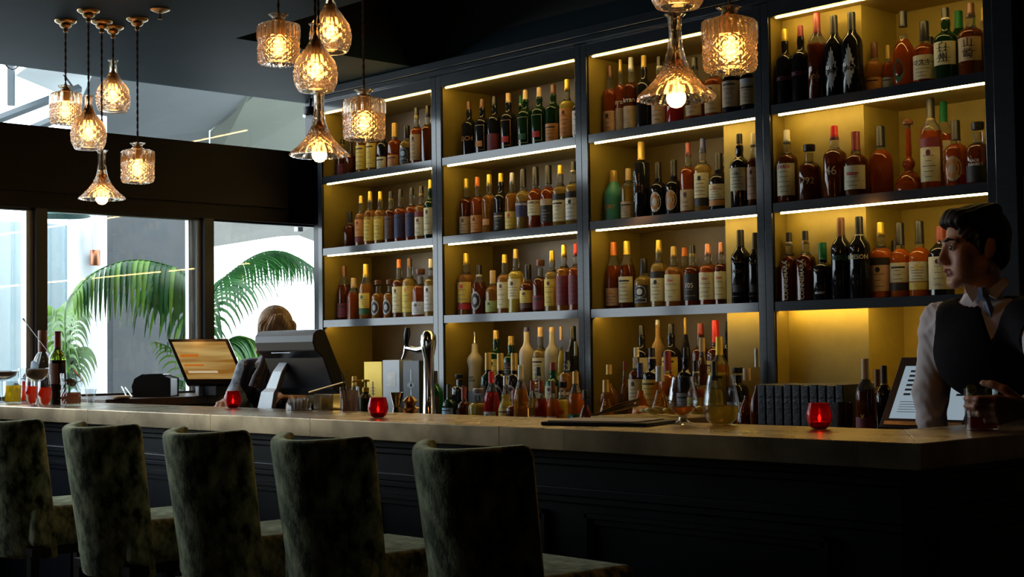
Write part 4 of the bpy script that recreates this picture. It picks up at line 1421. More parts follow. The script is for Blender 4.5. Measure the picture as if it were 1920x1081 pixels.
# tasting glasses with whisky
P = at(1281, 796, 'Z', BT)
root = empty('tasting_glass', P, label='tulip-shaped tasting glass with a little whisky on a short foot', cat='glass')
k = w2(1, P)
vessel(root, [(.0005, .001), (16 * k, .001), (16 * k, 4 * k), (9 * k, 9 * k), (8 * k, 15 * k), (16 * k, 22 * k), (26 * k, 34 * k), (28 * k, 46 * k), (24 * k, 66 * k), (19 * k, 90 * k)], t=.0016)
MB().lathe([(.0005, 17 * k), (14 * k, 23 * k), (24 * k, 34 * k), (.0005, 34 * k)], 28, caps=False).build('whisky', liquid('whisky', (.9, .42, .05), .85), root)
P = at(1353, 797, 'Z', BT)
root = empty('stemless_glass', P, label='large stemless glass half full of golden whisky beside the tasting glass', cat='glass')
k = w2(1, P)
vessel(root, [(.0005, .001), (18 * k, .001), (27 * k, 10 * k), (34 * k, 26 * k), (34 * k, 42 * k), (29 * k, 68 * k), (24 * k, 94 * k)], t=.0018)
MB().lathe([(.0005, 3 * k), (17 * k, 3 * k), (26 * k, 11 * k), (32 * k, 26 * k), (32 * k, 37 * k), (.0005, 37 * k)], 28, caps=False).build('whisky', liquid('pale', (.92, .68, .16), .85), root)

# menu board with paper
c0, c1, c2 = at(1003, 796, 'Z', BT), at(1122, 804, 'Z', BT), at(1226, 791, 'Z', BT)
ctr = (c0 + c2) / 2
ux = (c1 - c0)
ux.z = 0
ang = math.atan2(ux.y, ux.x)
LW, LD = min(.34, ux.length), .235
root = empty('menu_folder', (3.745, -1.70, BT + .0005), rz=.28, label='dark menu folder with white paper lying on the brass bar', cat='menu')
MB().box(-.17, .17, -.115, .115, 0, .010).build('cover', pm('black_leather', (.012, .010, .012), .5, bump=(90, .2)), root, bevel=.002)
MB().box(-.155, .13, -.10, .09, .0105, .0135).build('paper', pm('paper', (.7, .66, .62), .6, noise=(30, (.75, .7, .66), .3, .7)), root)

# straws in a clear box, garnish tray, steel measures on the work counter
P = at(570, 768, 'Y', -1.52)
root = empty('straw_holder', (P.x, -1.545, BT + .0005), rz=.1, label='clear holder packed with short white straws beside the terminal', cat='straw holder')
vessel(root, [(.0005, .001), (.045, .001), (.045, .030)], 'box', THIN, sq=.7)
rs = random.Random(5)
mb = MB()
for q in range(46):
    a, r = rs.random() * 6.28, .036 * math.sqrt(rs.random())
    x, y = r * math.cos(a) * 1.15, r * math.sin(a)
    mb.tube([(x, y, .004), (x * 1.12, y * 1.12, .036 + rs.random() * .012)], .0032, 6)
o = mb.build('straws', WHITEP, root)
tag(o, kind='stuff')


def uw(px, Y=-1.435):
    p = at(px, 765, 'Y', Y)
    return Vector((p.x, Y, UZ + .0005))


P = uw(617)
root = empty('garnish_tray', P, rz=.05, label='clear tray of amber citrus garnish behind the straws', cat='tray')
MB().box(-.06, .06, -.03, .03, 0, .10).build('box', pm('amber_acrylic', (.75, .45, .1), .1, trans=.8, ior=1.3, noise=(40, (.5, .25, .04), .4, .6)), root, bevel=.004)
mb = MB()
mb.tube([(-.09, -.03, .105), (.10, .0, .145)], .004, 8)
o = mb.build('muddler', BRASS)
o.location = P
tag(o, 'thin brass stirrer lying across the amber garnish tray', 'stirrer')
P = uw(655)
root = tumbler(P, .038, w2(768 - 735, P) + (BT - UZ) + .02, (.55, .38, .3), 'pinkish', 'frosty pint glass with a black straw beside the garnish tray', .9, cat='glass')
mb = MB()
hh = w2(33, P) + BT - UZ + .02
mb.tube([(0, 0, .02), (-.03, -.01, hh + .05)], .003, 8)
mb.tube([(.01, 0, .02), (-.055, .02, hh + .03), (-.01, 0, hh + .06)], .002, 8)
mb.build('straw', BLACKG, root)
P = uw(686, -1.42)
root = empty('pump_bottle', P, label='small bottle with yellow pump top between the pint glass and candle', cat='pump bottle')
hh = w2(57, P) + BT - UZ
MB().lathe([(.026, 0), (.028, .01), (.028, hh * .55), (.012, hh * .66), (.012, hh * .72)], 20).build('body', pm('green_black_plastic', (.02, .035, .02), .3, noise=(9, (.03, .045, .03), .3, .7)), root)
mb = MB()
mb.lathe([(.013, hh * .70), (.013, hh * .80), (.005, hh * .82), (.005, hh * .94), (.016, hh * .95), (.014, hh)], 16)
mb.tube([(0, 0, hh * .975), (-.03, -.03, hh * .97), (-.036, -.036, hh * .94)], .004, 8)
mb.build('pump', capm('y'), root)
for px, hpx, r, lab in ((744, 36, .028, 'tall steel jigger standing behind the middle red candle'), (769, 30, .034, 'stack of steel strainers and measures beside the jigger')):
    P = uw(px, -1.30)
    hh = w2(hpx, P) + BT - UZ - .01
    root = empty('jigger' if px == 744 else 'measure_stack', P, label=lab, cat='bar tool')
    if px == 744:
        MB().lathe([(r * .8, 0), (r * .5, hh * .45), (r * .5, hh * .5), (r, hh), (r * .92, hh), (r * .4, hh * .56)], 24, caps=False).build('cup', CHROME, root)
    else:
        MB().lathe([(r, 0), (r, hh * .3), (r * .7, hh * .32), (r * 1.1, hh * .5), (r * .5, hh * .6), (r * .9, hh * .8), (r * .3, hh), (.001, hh)], 24).build('cups', BRASS, root)

# gift boxes on the back counter of the window bay
for (xa, xb, yt, Y, mat, lab) in ((682, 716, 678, .10, pm('gold_card', (.5, .33, .04), .35, metal=.5, noise=(12, (.55, .37, .06), .3, .7)), 'tall gold gift box standing on the back counter'),
                                 (717, 749, 675, .06, pm('white_card', (.62, .66, .72), .45, noise=(12, (.66, .7, .75), .3, .7)), 'tall white gift box between the gold and grey boxes'),
                                 (755, 786, 676, .04, pm('grey_card', (.06, .075, .09), .4, noise=(12, (.08, .095, .11), .3, .7)), 'dark grey gift box printed with an ornate silver cross')):
    A, B = at(xa, yt, 'Y', Y), at(xb, yt, 'Y', Y)
    w_, h_ = B.x - A.x - .004, A.z - CNT
    root = empty('gift_box', ((A.x + B.x) / 2, Y + .045, CNT + .0005), label=lab, cat='box', group='tall bottle gift boxes')
    MB().box(-w_ / 2, w_ / 2, -.045, .045, 0, h_).build('carton', mat, root, bevel=.0015)
    mb = MB()
    yy = -.0462
    if xa == 755:
        for a in ((-.006, .006, .07, h_ * .86), (-.028, .028, h_ * .58, h_ * .63), (-.012, .012, .05, .075)):
            mb.box(a[0], a[1], yy, yy + .001, a[2], a[3])
        for k in range(24):
            t0, t1 = 2 * PI * k / 24, 2 * PI * (k + 1) / 24
            vs = [(r * math.cos(t), yy, h_ * .605 + r * math.sin(t)) for t in (t0, t1) for r in (.016, .020)]
            mb.add(vs, [(0, 1, 3, 2)])
        mb.build('printed_cross', labm('s'), root)
    elif xa == 717:
        mb.box(-w_ * .28, w_ * .28, yy, yy + .001, h_ * .58, h_ * .80)
        mb.build('printed_panel', labm('w'), root)
    else:
        for k in range(3):
            mb.box(-.018, .018, yy, yy + .001, h_ * (.45 + .05 * k), h_ * (.46 + .05 * k))
        mb.box(-.004, .004, yy, yy + .001, h_ * .42, h_ * .66)
        mb.build('printed_emblem', labm('b'), root)
P = at(664, 705, 'Y', -.1)
b = bottle((P.x, -.1, CNT + .0005), P.z - CNT, .07, 'slope', 'y', 'G', '-', None, 950)
tag(b, 'pale yellow bottle with a gold cap behind the terminal corner', 'bottle')
# beer tap
tp = at(803, 640, 'Y', -.30)
root = empty('beer_tap', (tp.x, -.30, CNT + .0005), label='chrome beer tap with a tall black handle beside the shelving upright', cat='beer tap')
hz = tp.z - CNT
MB().lathe([(.045, 0), (.05, .01), (.032, .03), (.026, hz * .5), (.024, hz * .8), (.034, hz * .9), (.040, hz), (.036, hz + .03), (.020, hz + .05), (.001, hz + .055)], 26).build('column', CHROME, root)
mb = MB()
sx = (at(758, 655, 'Y', -.30).x - tp.x)
mb.tube([(0, 0, hz * .93), (sx * .35, -.01, hz * .90), (sx * .8, -.015, hz * .93)], [.020, .016, .013], 14)
mb.tube([(sx * .8, -.015, hz * .95), (sx * .86, -.017, hz * .86), (sx * .95, -.018, hz * .80)], [.014, .010, .008], 12)
mb.build('spout', CHROME, root)
mb = MB()
h2 = at(765, 614, 'Y', -.30).z - CNT
mb.tube([(sx * .80, -.015, hz * .95), (sx * .80, -.016, hz + .0), (sx * .76, -.017, h2 - .03), (sx * .73, -.018, h2)], [.007, .012, .017, .012], 14)
mb.build('handle', BLACKG, root)

# ---------------------------------------------------------------- tills and screens
SILV = pm('silver_plastic', (.42, .45, .48), .35, metal=.3, noise=(15, (.46, .49, .52), .3, .7))
YT = -1.37
L0, R0 = at(488, 624, 'Y', YT), at(598, 617, 'Y', YT)
wT = R0.x - L0.x
zT = (L0.z + R0.z) / 2 + .004
root = empty('payment_terminal', ((L0.x + R0.x) / 2, YT, UZ + .0005), label='large black touch terminal seen from behind on a curved silver stand', cat='terminal')
tz = zT - UZ
br = at(653, 742, 'X', R0.x)
dyb, zb = br.y - YT, br.z - UZ
cross = [(-.010, tz - .004), (.012, tz), (.030, tz - .004), (dyb, zb + .03), (dyb - .004, zb + .008), (dyb - .03, zb), (dyb * .5, zb + .03), (.02, tz - .115), (-.018, tz - .085), (-.030, tz - .05), (-.026, tz - .02)]
mb = MB()
n = len(cross)
vs = [(x, y, z) for x in (-wT / 2, wT / 2) for y, z in cross]
mb.add(vs, [tuple(range(n)), tuple(reversed(range(n, 2 * n)))] + [(i, n + i, n + (i + 1) % n, (i + 1) % n) for i in range(n)])
mb.build('housing', BLACKP, root, bevel=.004)
mb = MB()
mb.box(-wT * .22, wT * .10, -.0245, -.0225, tz - .094, tz - .0915)
mb.build('back_slot', SILV, root)
mb = MB()
mb.box(-wT / 2 + .01, wT / 2 - .01, .0, .001, 0, 1)
d = Vector((0, dyb - .03, zb + .03 - (tz - .004)))
nn = Vector((0, -d.z, d.y)).normalized() * .002
A_ = Vector((-wT / 2 + .015, .032, tz - .012)) + nn
B_ = Vector((wT / 2 - .015, .032, tz - .012)) + nn
mb = MB().add([A_, B_, B_ + d * .93, A_ + d * .93], [(0, 1, 2, 3)])
mb.build('screen', pm('screen_cool', (.1, .12, .14), .1, emis=(.6, .75, .9), es=.6, noise=(30, (.12, .14, .16), .3, .7)), root)
mb = MB()
sp = [(.03, tz - .13, .030), (.005, tz - .17, .034), (-.015, tz - .24, .040), (-.030, .10, .048), (-.036, .012, .055)]
vs = []
for (y, z, hw) in sp:
    x0_ = -wT * .12 - (tz - z) * .25
    vs += [(x0_ - hw, y, z), (x0_ + hw, y, z), (x0_ + hw, y + .022, z), (x0_ - hw, y + .022, z)]
fs = [(0, 1, 2, 3), (16, 19, 18, 17)]
for j in range(4):
    for k in range(4):
        a, b = j * 4 + k, j * 4 + (k + 1) % 4
        fs.append((a, a + 4, b + 4, b))
mb.add(vs, fs)
mb.build('stand', SILV, root, bevel=.003)
mb = MB()
mb.box(-wT * .42, wT * .2, -.045, .15, 0, .012)
mb.build('stand_foot', BLACKP, root)

# display at the window, screen towards the room
TL, TR, BL, BRr = at(313, 635, 'D', 7.30), at(427, 634, 'D', 7.30), at(350, 721, 'D', 7.22), at(450, 721, 'D', 7.22)
root = empty('order_display', (BL + BRr) / 2 * 1.0, label='order screen with a painted golden reflection, standing by the window', cat='screen')
org = (BL + BRr) / 2
ul = (TL - BL)
ur = (TR - TL)
nrm = ur.cross(ul).normalized()
if nrm.dot(CAM - org) < 0:
    nrm = -nrm
BR2 = BL + ur


def slab(name, f0, f1, g0, g1, t0, t1, mat, par, bev=0):
    vs = []
    for t in (t0, t1):
        for (f, g) in ((f0, g0), (f1, g0), (f1, g1), (f0, g1)):
            vs.append(BL + ur * f + ul * g + nrm * t - org)
    fs = [(0, 1, 2, 3), (7, 6, 5, 4)] + [(i, 4 + i, 4 + (i + 1) % 4, (i + 1) % 4) for i in range(4)]
    return MB().add(vs, fs).build(name, mat, par, bevel=bev)


slab('housing', 0, 1, 0, 1, -.035, 0, BLACKG, root, .004)


def screen_gold_reflection():  # streaky gold reflection painted into the screen's colour and emission
    m = bpy.data.materials.new('screen_gold_reflection')
    m.use_nodes = True
    nt = m.node_tree
    b = nt.nodes['Principled BSDF']
    b.inputs['Roughness'].default_value = .15
    tc = nt.nodes.new('ShaderNodeTexCoord')
    mp = nt.nodes.new('ShaderNodeMapping')
    mp.inputs['Scale'].default_value = (1.5, 1.5, 14)
    n = nt.nodes.new('ShaderNodeTexNoise')
    n.inputs['Scale'].default_value = 1.6
    r = nt.nodes.new('ShaderNodeValToRGB')
    e = r.color_ramp.elements
    e[0].position, e[0].color = .38, (.32, .14, .02, 1)
    e[1].position, e[1].color = .62, (.60, .42, .15, 1)
    nt.links.new(tc.outputs['Object'], mp.inputs[0])
    nt.links.new(mp.outputs[0], n.inputs[0])
    nt.links.new(n.outputs[0], r.inputs[0])
    nt.links.new(r.outputs[0], b.inputs['Base Color'])
    nt.links.new(r.outputs[0], b.inputs['Emission Color'])
    b.inputs['Emission Strength'].default_value = .55
    return m


scr = slab('screen', .06, .94, .12, .93, .0005, .0015, screen_gold_reflection(), root)
slab('menu_rows', .10, .40, .60, .66, .0017, .002, pm('screen_orange', (.5, .12, .01), .3, emis=(.9, .25, .02), es=.4), scr)
slab('menu_rows', .10, .42, .40, .44, .0017, .002, pm('screen_orange', (.5, .12, .01), .3), scr)
slab('menu_rows', .12, .60, .25, .30, .0017, .002, pm('screen_pale', (.6, .5, .3), .3, emis=(.8, .65, .4), es=.5), scr)
zz = LEDGE - org.z + .0005
mb = MB()
cxs = ur * .45 + BL - org - nrm * .10
mb.box(cxs.x - .06, cxs.x + .06, cxs.y - .05, cxs.y + .05, zz, cxs.z + .06)
mb.build('stand', BLACKP, root, bevel=.004)
mb = MB()
mb.box(cxs.x - .10, cxs.x - .066, cxs.y - .07, cxs.y + .02, zz, cxs.z + .03)
mb.build('stand_cover', WHITEP, root, bevel=.003)
# receipt printer
P = at(292, 752, 'Z', LEDGE)
P.x = min(P.x, .13)
P = at(294, 745, 'Y', -.86)
P = at(293, 742, 'X', .14)
root = empty('receipt_printer', (.14, P.y, LEDGE + .003), rz=.75, label='small black receipt printer left of the golden order screen', cat='printer')
sec = [(-.09, 0), (.09, 0), (.09, .085), (.03, .105), (-.05, .105), (-.085, .085), (-.098, .05)]
mb = MB()
n = len(sec)
vs = [(x, y, z) for y in (-.07, .07) for x, z in sec]
mb.add(vs, [tuple(range(n)), tuple(reversed(range(n, 2 * n)))] + [(i, n + i, n + (i + 1) % n, (i + 1) % n)[::-1] for i in range(n)])
mb.build('housing', BLACKP, root, bevel=.004)
MB().box(-.03, .05, -.05, .05, .1055, .110).build('paper_lid', BLACKG, root)
mb = MB()
a, b = at(252, 750, 'Y', -1.30), at(300, 736, 'Y', -1.20)
pa, pb = Vector((a.x, -1.34, LEDGE + .006)), Vector((.03, -1.25, LEDGE + .05))
mb.tube([pa, (pa + pb) / 2 + Vector((0, 0, .004)), pb], [.004, .005, .004], 8)
mb.tube([pa + Vector((.0, .03, 0)), pb + Vector((.0, .02, -.004))], [.004, .004], 8)
o = mb.build('serving_tongs', CHROME)
tag(o, 'steel serving tongs propped against the receipt printer', 'tongs')
o = MB().lathe([(.035, 0), (.04, .004), (.04, .012), (.03, .014)], 24).build('coaster_stack', pm('cork_disc', (.5, .32, .14), .7, noise=(60, (.6, .4, .2), .3, .7)), loc=at(228, 747, 'Z', LEDGE) + Vector((0, 0, .0005)))
tag(o, 'short stack of round tan coasters on the window ledge', 'coasters')

# tablet till behind the bartender
root = empty('tablet_till', (4.05, -.30, CNT + .0005), label='framed order tablet with pale blue menu screen behind the bartender', cat='screen')
Yt = -.33
q0, q1, q2, q3 = at(1679, 669, 'Y', -.27), at(1812, 669, 'Y', -.27), at(1650, 800, 'Y', -.36), at(1800, 800, 'Y', -.36)
org = Vector((4.05, -.30, CNT + .0005))
BL = Vector((q2.x, -.37, q2.z))
ul = Vector((q0.x - q2.x + .03, .09, q0.z - q2.z))
ur = Vector((.34, 0, 0))
BL.x += .0
nrm = ur.cross(ul).normalized()
if nrm.y > 0:
    nrm = -nrm
TILTW = root
slab('housing', 0, 1, 0, 1, -.02, 0, pm('dark_bronze', (.035, .02, .014), .35, metal=.4, noise=(9, (.045, .028, .02), .3, .7)), root, .003)
scr = slab('screen', .09, .93, .13, .87, .0005, .001, pm('screen_blue', (.3, .36, .4), .3, emis=(.33, .43, .50), es=.62, noise=(8, (.34, .4, .44), .3, .7)), root)
ic = pm('screen_ink', (.05, .06, .09), .4, noise=(20, (.07, .08, .11), .3, .7))
for r_ in range(6):
    for c_ in range(4):
        slab('menu_icon', .17 + c_ * .20, .25 + c_ * .20, .78 - r_ * .065, .81 - r_ * .065, .0012, .0016, ic, scr)
for r_ in range(5):
    slab('menu_icon', .16, .50 + .06 * (r_ % 3), .36 - r_ * .035, .367 - r_ * .035, .0012, .0016, ic, scr)
slab('pen_ledge', .07, .95, .03, .08, .0005, .012, BRASS, root)
mb = MB()
mb.box(-.05, .05, .03, .09, 0, .16)
mb.build('stand', BLACKP, root)

# menus standing on the counter
for k in range(10):
    px = 1459 + 16.2 * k
    P = at(px, 719 + (k % 3), 'Y', -.13)
    h = P.z - CNT
    root = empty('menu_book', (P.x, -.13, CNT + .0005), rz=.0, label='dark blue leather menu book standing upright on the back counter', cat='menu', group='leather menu books under the rightmost bay')
    nx = at(px + 16.4, 719, 'Y', -.13).x - P.x
    MB().box(-nx * .43, nx * .43, -.11, .11, 0, h).build('cover', pm('navy_leather', (.010, .016, .028), .4, bump=(60, .3), noise=(20, (.016, .024, .038), .3, .7)), root, bevel=.004)
    MB().box(-nx * .33, nx * .33, -.105, .112, .004, h + .0005).build('pages', pm('page_edge', (.12, .1, .09), .8, noise=(60, (.2, .17, .15), .3, .7)), root)
P = at(1582, 754, 'Y', -.30)
o = MB().lathe([(.028, 0), (.034, .06), (.036, P.z - CNT), (.033, P.z - CNT), (.030, .06), (.001, .01)], 24, caps=False).build('steel_cup', pm('dark_cup', (.05, .03, .03), .2, metal=.6, noise=(9, (.07, .04, .04), .3, .7)), loc=(P.x, -.30, CNT + .0005))
tag(o, 'small dark metal cup in front of the leather menus', 'cup')
# garnish board with citrus below the second bay
P = at(1232, 778, 'Y', -1.31)
tx = P.x
root = empty('citrus_tray', (tx, -1.31, UZ + .0005), label='shallow tray of cut citrus and ice glowing yellow behind the menu folder', cat='tray')
MB().box(-.17, .17, -.13, .13, 0, .045).build('tray', pm('tray_yellow', (.62, .42, .1), .4, noise=(30, (.7, .5, .16), .3, .7)), root, bevel=.004)
rs = random.Random(3)
for q in range(12):
    a = (rs.uniform(-.14, .14), rs.uniform(-.10, .10), .056)
    c = rs.choice([(.85, .6, .06), (.8, .25, .03), (.75, .65, .3)])
    o = MB().lathe([(.018, 0), (.024, .004), (.024, .008), (.02, .012)], 14, M=Matrix.Rotation(rs.uniform(-.5, .5), 4, 'X')).build('citrus_slice', pm('citrus_%d' % int(c[1] * 100), c, .4, noise=(90, tuple(v * .8 for v in c), .3, .7)))
    o.location = (tx + a[0], -1.31 + a[1], UZ + a[2] + .001)
    tag(o, 'cut citrus slice lying in the yellow tray', 'citrus slice', 'citrus slices in the tray')
mb = MB()
a, b = at(1122, 776, 'Y', -1.42), at(1200, 757, 'Y', -1.33)
mb.tube([a, (a + b) / 2, b], [.004, .006, .005], 8)
mb.tube([a, (a + b) / 2 + Vector((0, 0, .012)), b + Vector((0, 0, .015))], [.004, .006, .005], 8)
o = mb.build('ice_tongs', pm('dark_steel', (.2, .17, .15), .3, metal=1, noise=(9, (.25, .2, .18), .3, .7)))
tag(o, 'dark steel ice tongs sticking up above the citrus tray', 'tongs')
# framed print on the plaster wall
A = at(1903, 331, 'Y', .055)
B = at(1903, 492, 'Y', .055)
root = empty('framed_print', (A.x + .235, .055, (A.z + B.z) / 2), label='pale framed print on the plaster wall right of the shelving', cat='picture')
hh = (A.z - B.z) / 2
MB().box(-.2, .2, -.02, 0, -hh, hh).build('frame', pm('frame_grey', (.28, .25, .2), .5, noise=(20, (.32, .28, .23), .3, .7)), root, bevel=.002)
MB().box(-.185, .185, -.022, -.0202, -hh + .015, hh - .015).build('print', pm('print_beige', (.5, .42, .25), .6, noise=(6, (.55, .47, .3), .3, .7)), root)

# ---------------------------------------------------------------- outside the windows
GROUND = pm('terrace_paving', (.13, .135, .135), .7, noise=(4, (.16, .16, .16), .3, .7))
boxobj('ground', (-9, XW - .12, -12, 6, -.06, -.01), GROUND, kind='structure')
EXW = pm('grey_render', (.06, .066, .07), .8, noise=(6, (.075, .082, .086), .35, .75))
WHT = pm('white_render', (.72, .76, .8), .7, noise=(5, (.78, .8, .84), .3, .7))
a, b = at(212, 560, 'X', -2.3), at(392, 560, 'X', -2.3)
o = boxobj('garden_wall', (-2.45, -2.3, a.y, b.y, -.01, 2.75), EXW)
tag(o, 'grey rendered garden wall outside the middle window', 'wall')
a, b = at(152, 560, 'X', -2.1), at(216, 560, 'X', -2.1)
o = MB().lathe([((b.y - a.y) / 2, -.01), ((b.y - a.y) / 2, 2.9)], 40, sq=.6, c=(-2.25, (a.y + b.y) / 2, 0)).build('garden_column', WHT)
tag(o, 'white rounded column outside, left of the grey wall', 'column')
colx, coly = -2.25 + (b.y - a.y) / 2, (a.y + b.y) / 2
p = at(178, 483, 'X', colx + .05)
root = empty('wall_lamp', (colx + .002, p.y, p.z), label='copper cylinder wall lamp on the white column outside', cat='wall lamp')
MB().lathe([(.030, -.05), (.032, -.045), (.032, .045), (.028, .05)], 20, c=(.05, 0, 0)).build('lamp_shade', pm('copper', (.35, .13, .07), .35, metal=1, noise=(20, (.42, .17, .1), .3, .7)), root)
MB().box(0, .02, .012, .04, -.03, .03).build('bracket', BLACKP, root)
MB().tube([(.006, .026, .03), (.006, .026, .5)], .005, 6).build('conduit', SILV, root)
SCRN = pm('screen_polycarbonate', (.55, .68, .72), .5, noise=(1.2, (.66, .76, .78), .3, .7))
a, b = at(-120, 560, 'X', -2.9), at(150, 560, 'X', -2.9)
root = empty('garden_screen', (-2.9, (a.y + b.y) / 2, -.01), label='pale ribbed screen panels outside the left window', cat='screen wall')
hw = (b.y - a.y) / 2
MB().box(-.03, .03, -hw, hw, .9, 2.25).build('panel', SCRN, root)
mb = MB()
for k in range(9):
    y = -hw + 2 * hw * k / 8
    mb.box(.031, .045, y - .008, y + .008, .9, 2.25)
mb.build('rib', pm('rib_pale', (.42, .55, .6), .5, noise=(8, (.48, .6, .64), .3, .7)), root)
MB().box(-.05, .06, -hw, hw, .0, .9).build('parapet', pm('parapet_grey', (.12, .15, .17), .7, noise=(5, (.16, .19, .2), .3, .7)), root)
p = at(112, 405, 'X', -2.0)
o = MB().lathe([(.02, .16), (.05, .12), (.14, .04), (.19, 0), (.18, -.004), (.12, .03), (.01, .10)], 30, caps=False).build('hanging_dish_lamp', pm('lamp_green', (.03, .10, .09), .4, noise=(7, (.04, .13, .11), .3, .7)), loc=(p.x, p.y, p.z))
mb = MB().tube([(0, 0, .13), (0, 0, .22), (-.08, (coly - p.y) * .5, .26), (-.25, coly - p.y, .22)], .006, 8)
mb.build('stem', BLACKP, o)
tag(o, 'dark green dish lamp hanging outside the middle window', 'lamp')

CANV = pm('canvas_grey', (.11, .125, .13), .8, noise=(2.5, (.13, .145, .15), .3, .7))
CANV2 = pm('canvas_sage', (.125, .14, .115), .8, noise=(2.5, (.145, .16, .13), .3, .7))
CANV3 = pm('canvas_white', (.62, .66, .68), .8, noise=(2.5, (.7, .74, .74), .3, .7))
STEEL = pm('canopy_steel', (.05, .065, .075), .5, noise=(8, (.065, .08, .09), .3, .7))


def sheet(name, pts, mat, label, cat='canopy'):
    """a stretched canvas sheet given by (px, py, X) corners"""
    v = [at(x, y, 'X', X) for x, y, X in pts]
    nn = (v[1] - v[0]).cross(v[-1] - v[0]).normalized() * .006
    n = len(v)
    mb = MB().add([p + nn for p in v] + [p - nn for p in v], [tuple(range(n)), tuple(reversed(range(n, 2 * n)))] + [(i, n + i, n + (i + 1) % n, (i + 1) % n) for i in range(n)])
    o = mb.build(name, mat)
    tag(o, label, cat)
    return o


sheet('canvas_canopy', [(185, 95, -1.9), (500, 150, -1.9), (480, 176, -2.1), (392, 244, -2.9), (392, 300, -3.4), (150, 270, -3.4), (150, 180, -2.6)], CANV, 'grey canvas canopy seen through the high glazing')
SAGE = sheet('canvas_canopy', [(480, 150, -1.95), (640, 170, -1.95), (640, 320, -3.4), (394, 320, -3.4), (394, 246, -2.95)], CANV2, 'sage canvas canopy with seams, right end of the high glazing')
sheet('canvas_canopy', [(100, 90, -1.8), (190, 100, -1.8), (150, 190, -2.7), (28, 140, -2.4)], CANV3, 'white triangular canvas sail left of the grey canopy')
for k, (p0, p1) in enumerate((((487, 150, -1.98), (420, 300, -3.3)), ((560, 160, -2.0), (510, 310, -3.35)))):
    a, b = at(*p0[:2], 'X', p0[2] + .03), at(*p1[:2], 'X', p1[2] + .03)
    o = MB().tube([a, b], .012, 8).build('canopy_rib', STEEL if False else pm('seam_grey', (.1, .11, .11), .7, noise=(8, (.12, .13, .13), .3, .7)))
    o.parent = SAGE
for k, (p0, p1, r, lab) in enumerate((((-60, 245, -2.2), (150, 165, -2.2), .028, 'grey steel beam slanting up across the high glazing at left'),
                                      ((21, 60, -2.3), (21, 198, -2.3), .026, 'upright steel post above the slanting beam'),
                                      ((40, 250, -3.0), (130, 212, -3.0), .03, 'lower grey beam just above the dark window beam'),
                                      ((105, 120, -2.25), (175, 215, -2.25), .007, 'thin steel brace crossing behind the pendants'))):
    a, b = at(*p0[:2], 'X', p0[2]), at(*p1[:2], 'X', p1[2])
    o = MB().tube([a, b], r, 4, smooth=False).build('canopy_beam', STEEL)
    tag(o, lab, 'beam')
pts = []
for k in range(13):
    f = k / 12
    x = 2 + 45 * f
    y = 108 + 24 * math.sin(PI * f) - 4 * f
    pts.append(at(x, y, 'X', -2.0))
o = MB().tube(pts, .006, 6).build('cable', BLACKG)
tag(o, 'black cable looping behind the steel post outside', 'cable')
# awning seen above the right window
sheet('awning', [(399, 380, -1.9), (640, 380, -1.9), (640, 470, -3.2), (560, 440, -3.0), (520, 442, -3.1), (399, 461, -3.2)], pm('awning_cream', (.30, .30, .27), .8, noise=(2, (.34, .34, .31), .3, .7)), 'cream awning edge outside at the top of the right window', 'awning')
a = at(560, 428, 'X', -.470)
o = MB().box(-.02, .02, -.02, .02, -.02, .02).build('outdoor_spotlight', WHITEP, loc=a, bevel=.004)
MB().box(.0, .056, -.008, .008, .018, 2.09 - a.z).build('bracket', WHITEP, o)
tag(o, 'small white floodlight outside under the cream awning', 'spotlight')

# ---------------------------------------------------------------- palms
LEAF = pm('palm_leaf', (.010, .062, .014), .4, spec=.4, noise=(9, (.03, .13, .022), .3, .7))
LEAFY = pm('palm_leaf_young', (.07, .20, .02), .45, noise=(9, (.18, .36, .045), .3, .7))
LEAFP = pm('palm_leaf_pale', (.16, .27, .12), .5, noise=(9, (.24, .36, .16), .3, .7))
for m_ in (LEAF, LEAFY, LEAFP):
    nt = m_.node_tree
    bs = nt.nodes['Principled BSDF']
    t_ = nt.nodes.new('ShaderNodeBsdfTranslucent')
    mx_ = nt.nodes.new('ShaderNodeMixShader')
    mx_.inputs[0].default_value = .28
    l = [k for k in nt.links if k.to_socket == bs.inputs['Base Color']][0]
    nt.links.new(l.from_socket, t_.inputs[0])
    nt.links.new(bs.outputs[0], mx_.inputs[1])
    nt.links.new(t_.outputs[0], mx_.inputs[2])
    nt.links.new(mx_.outputs[0], nt.nodes['Material Output'].inputs[0])


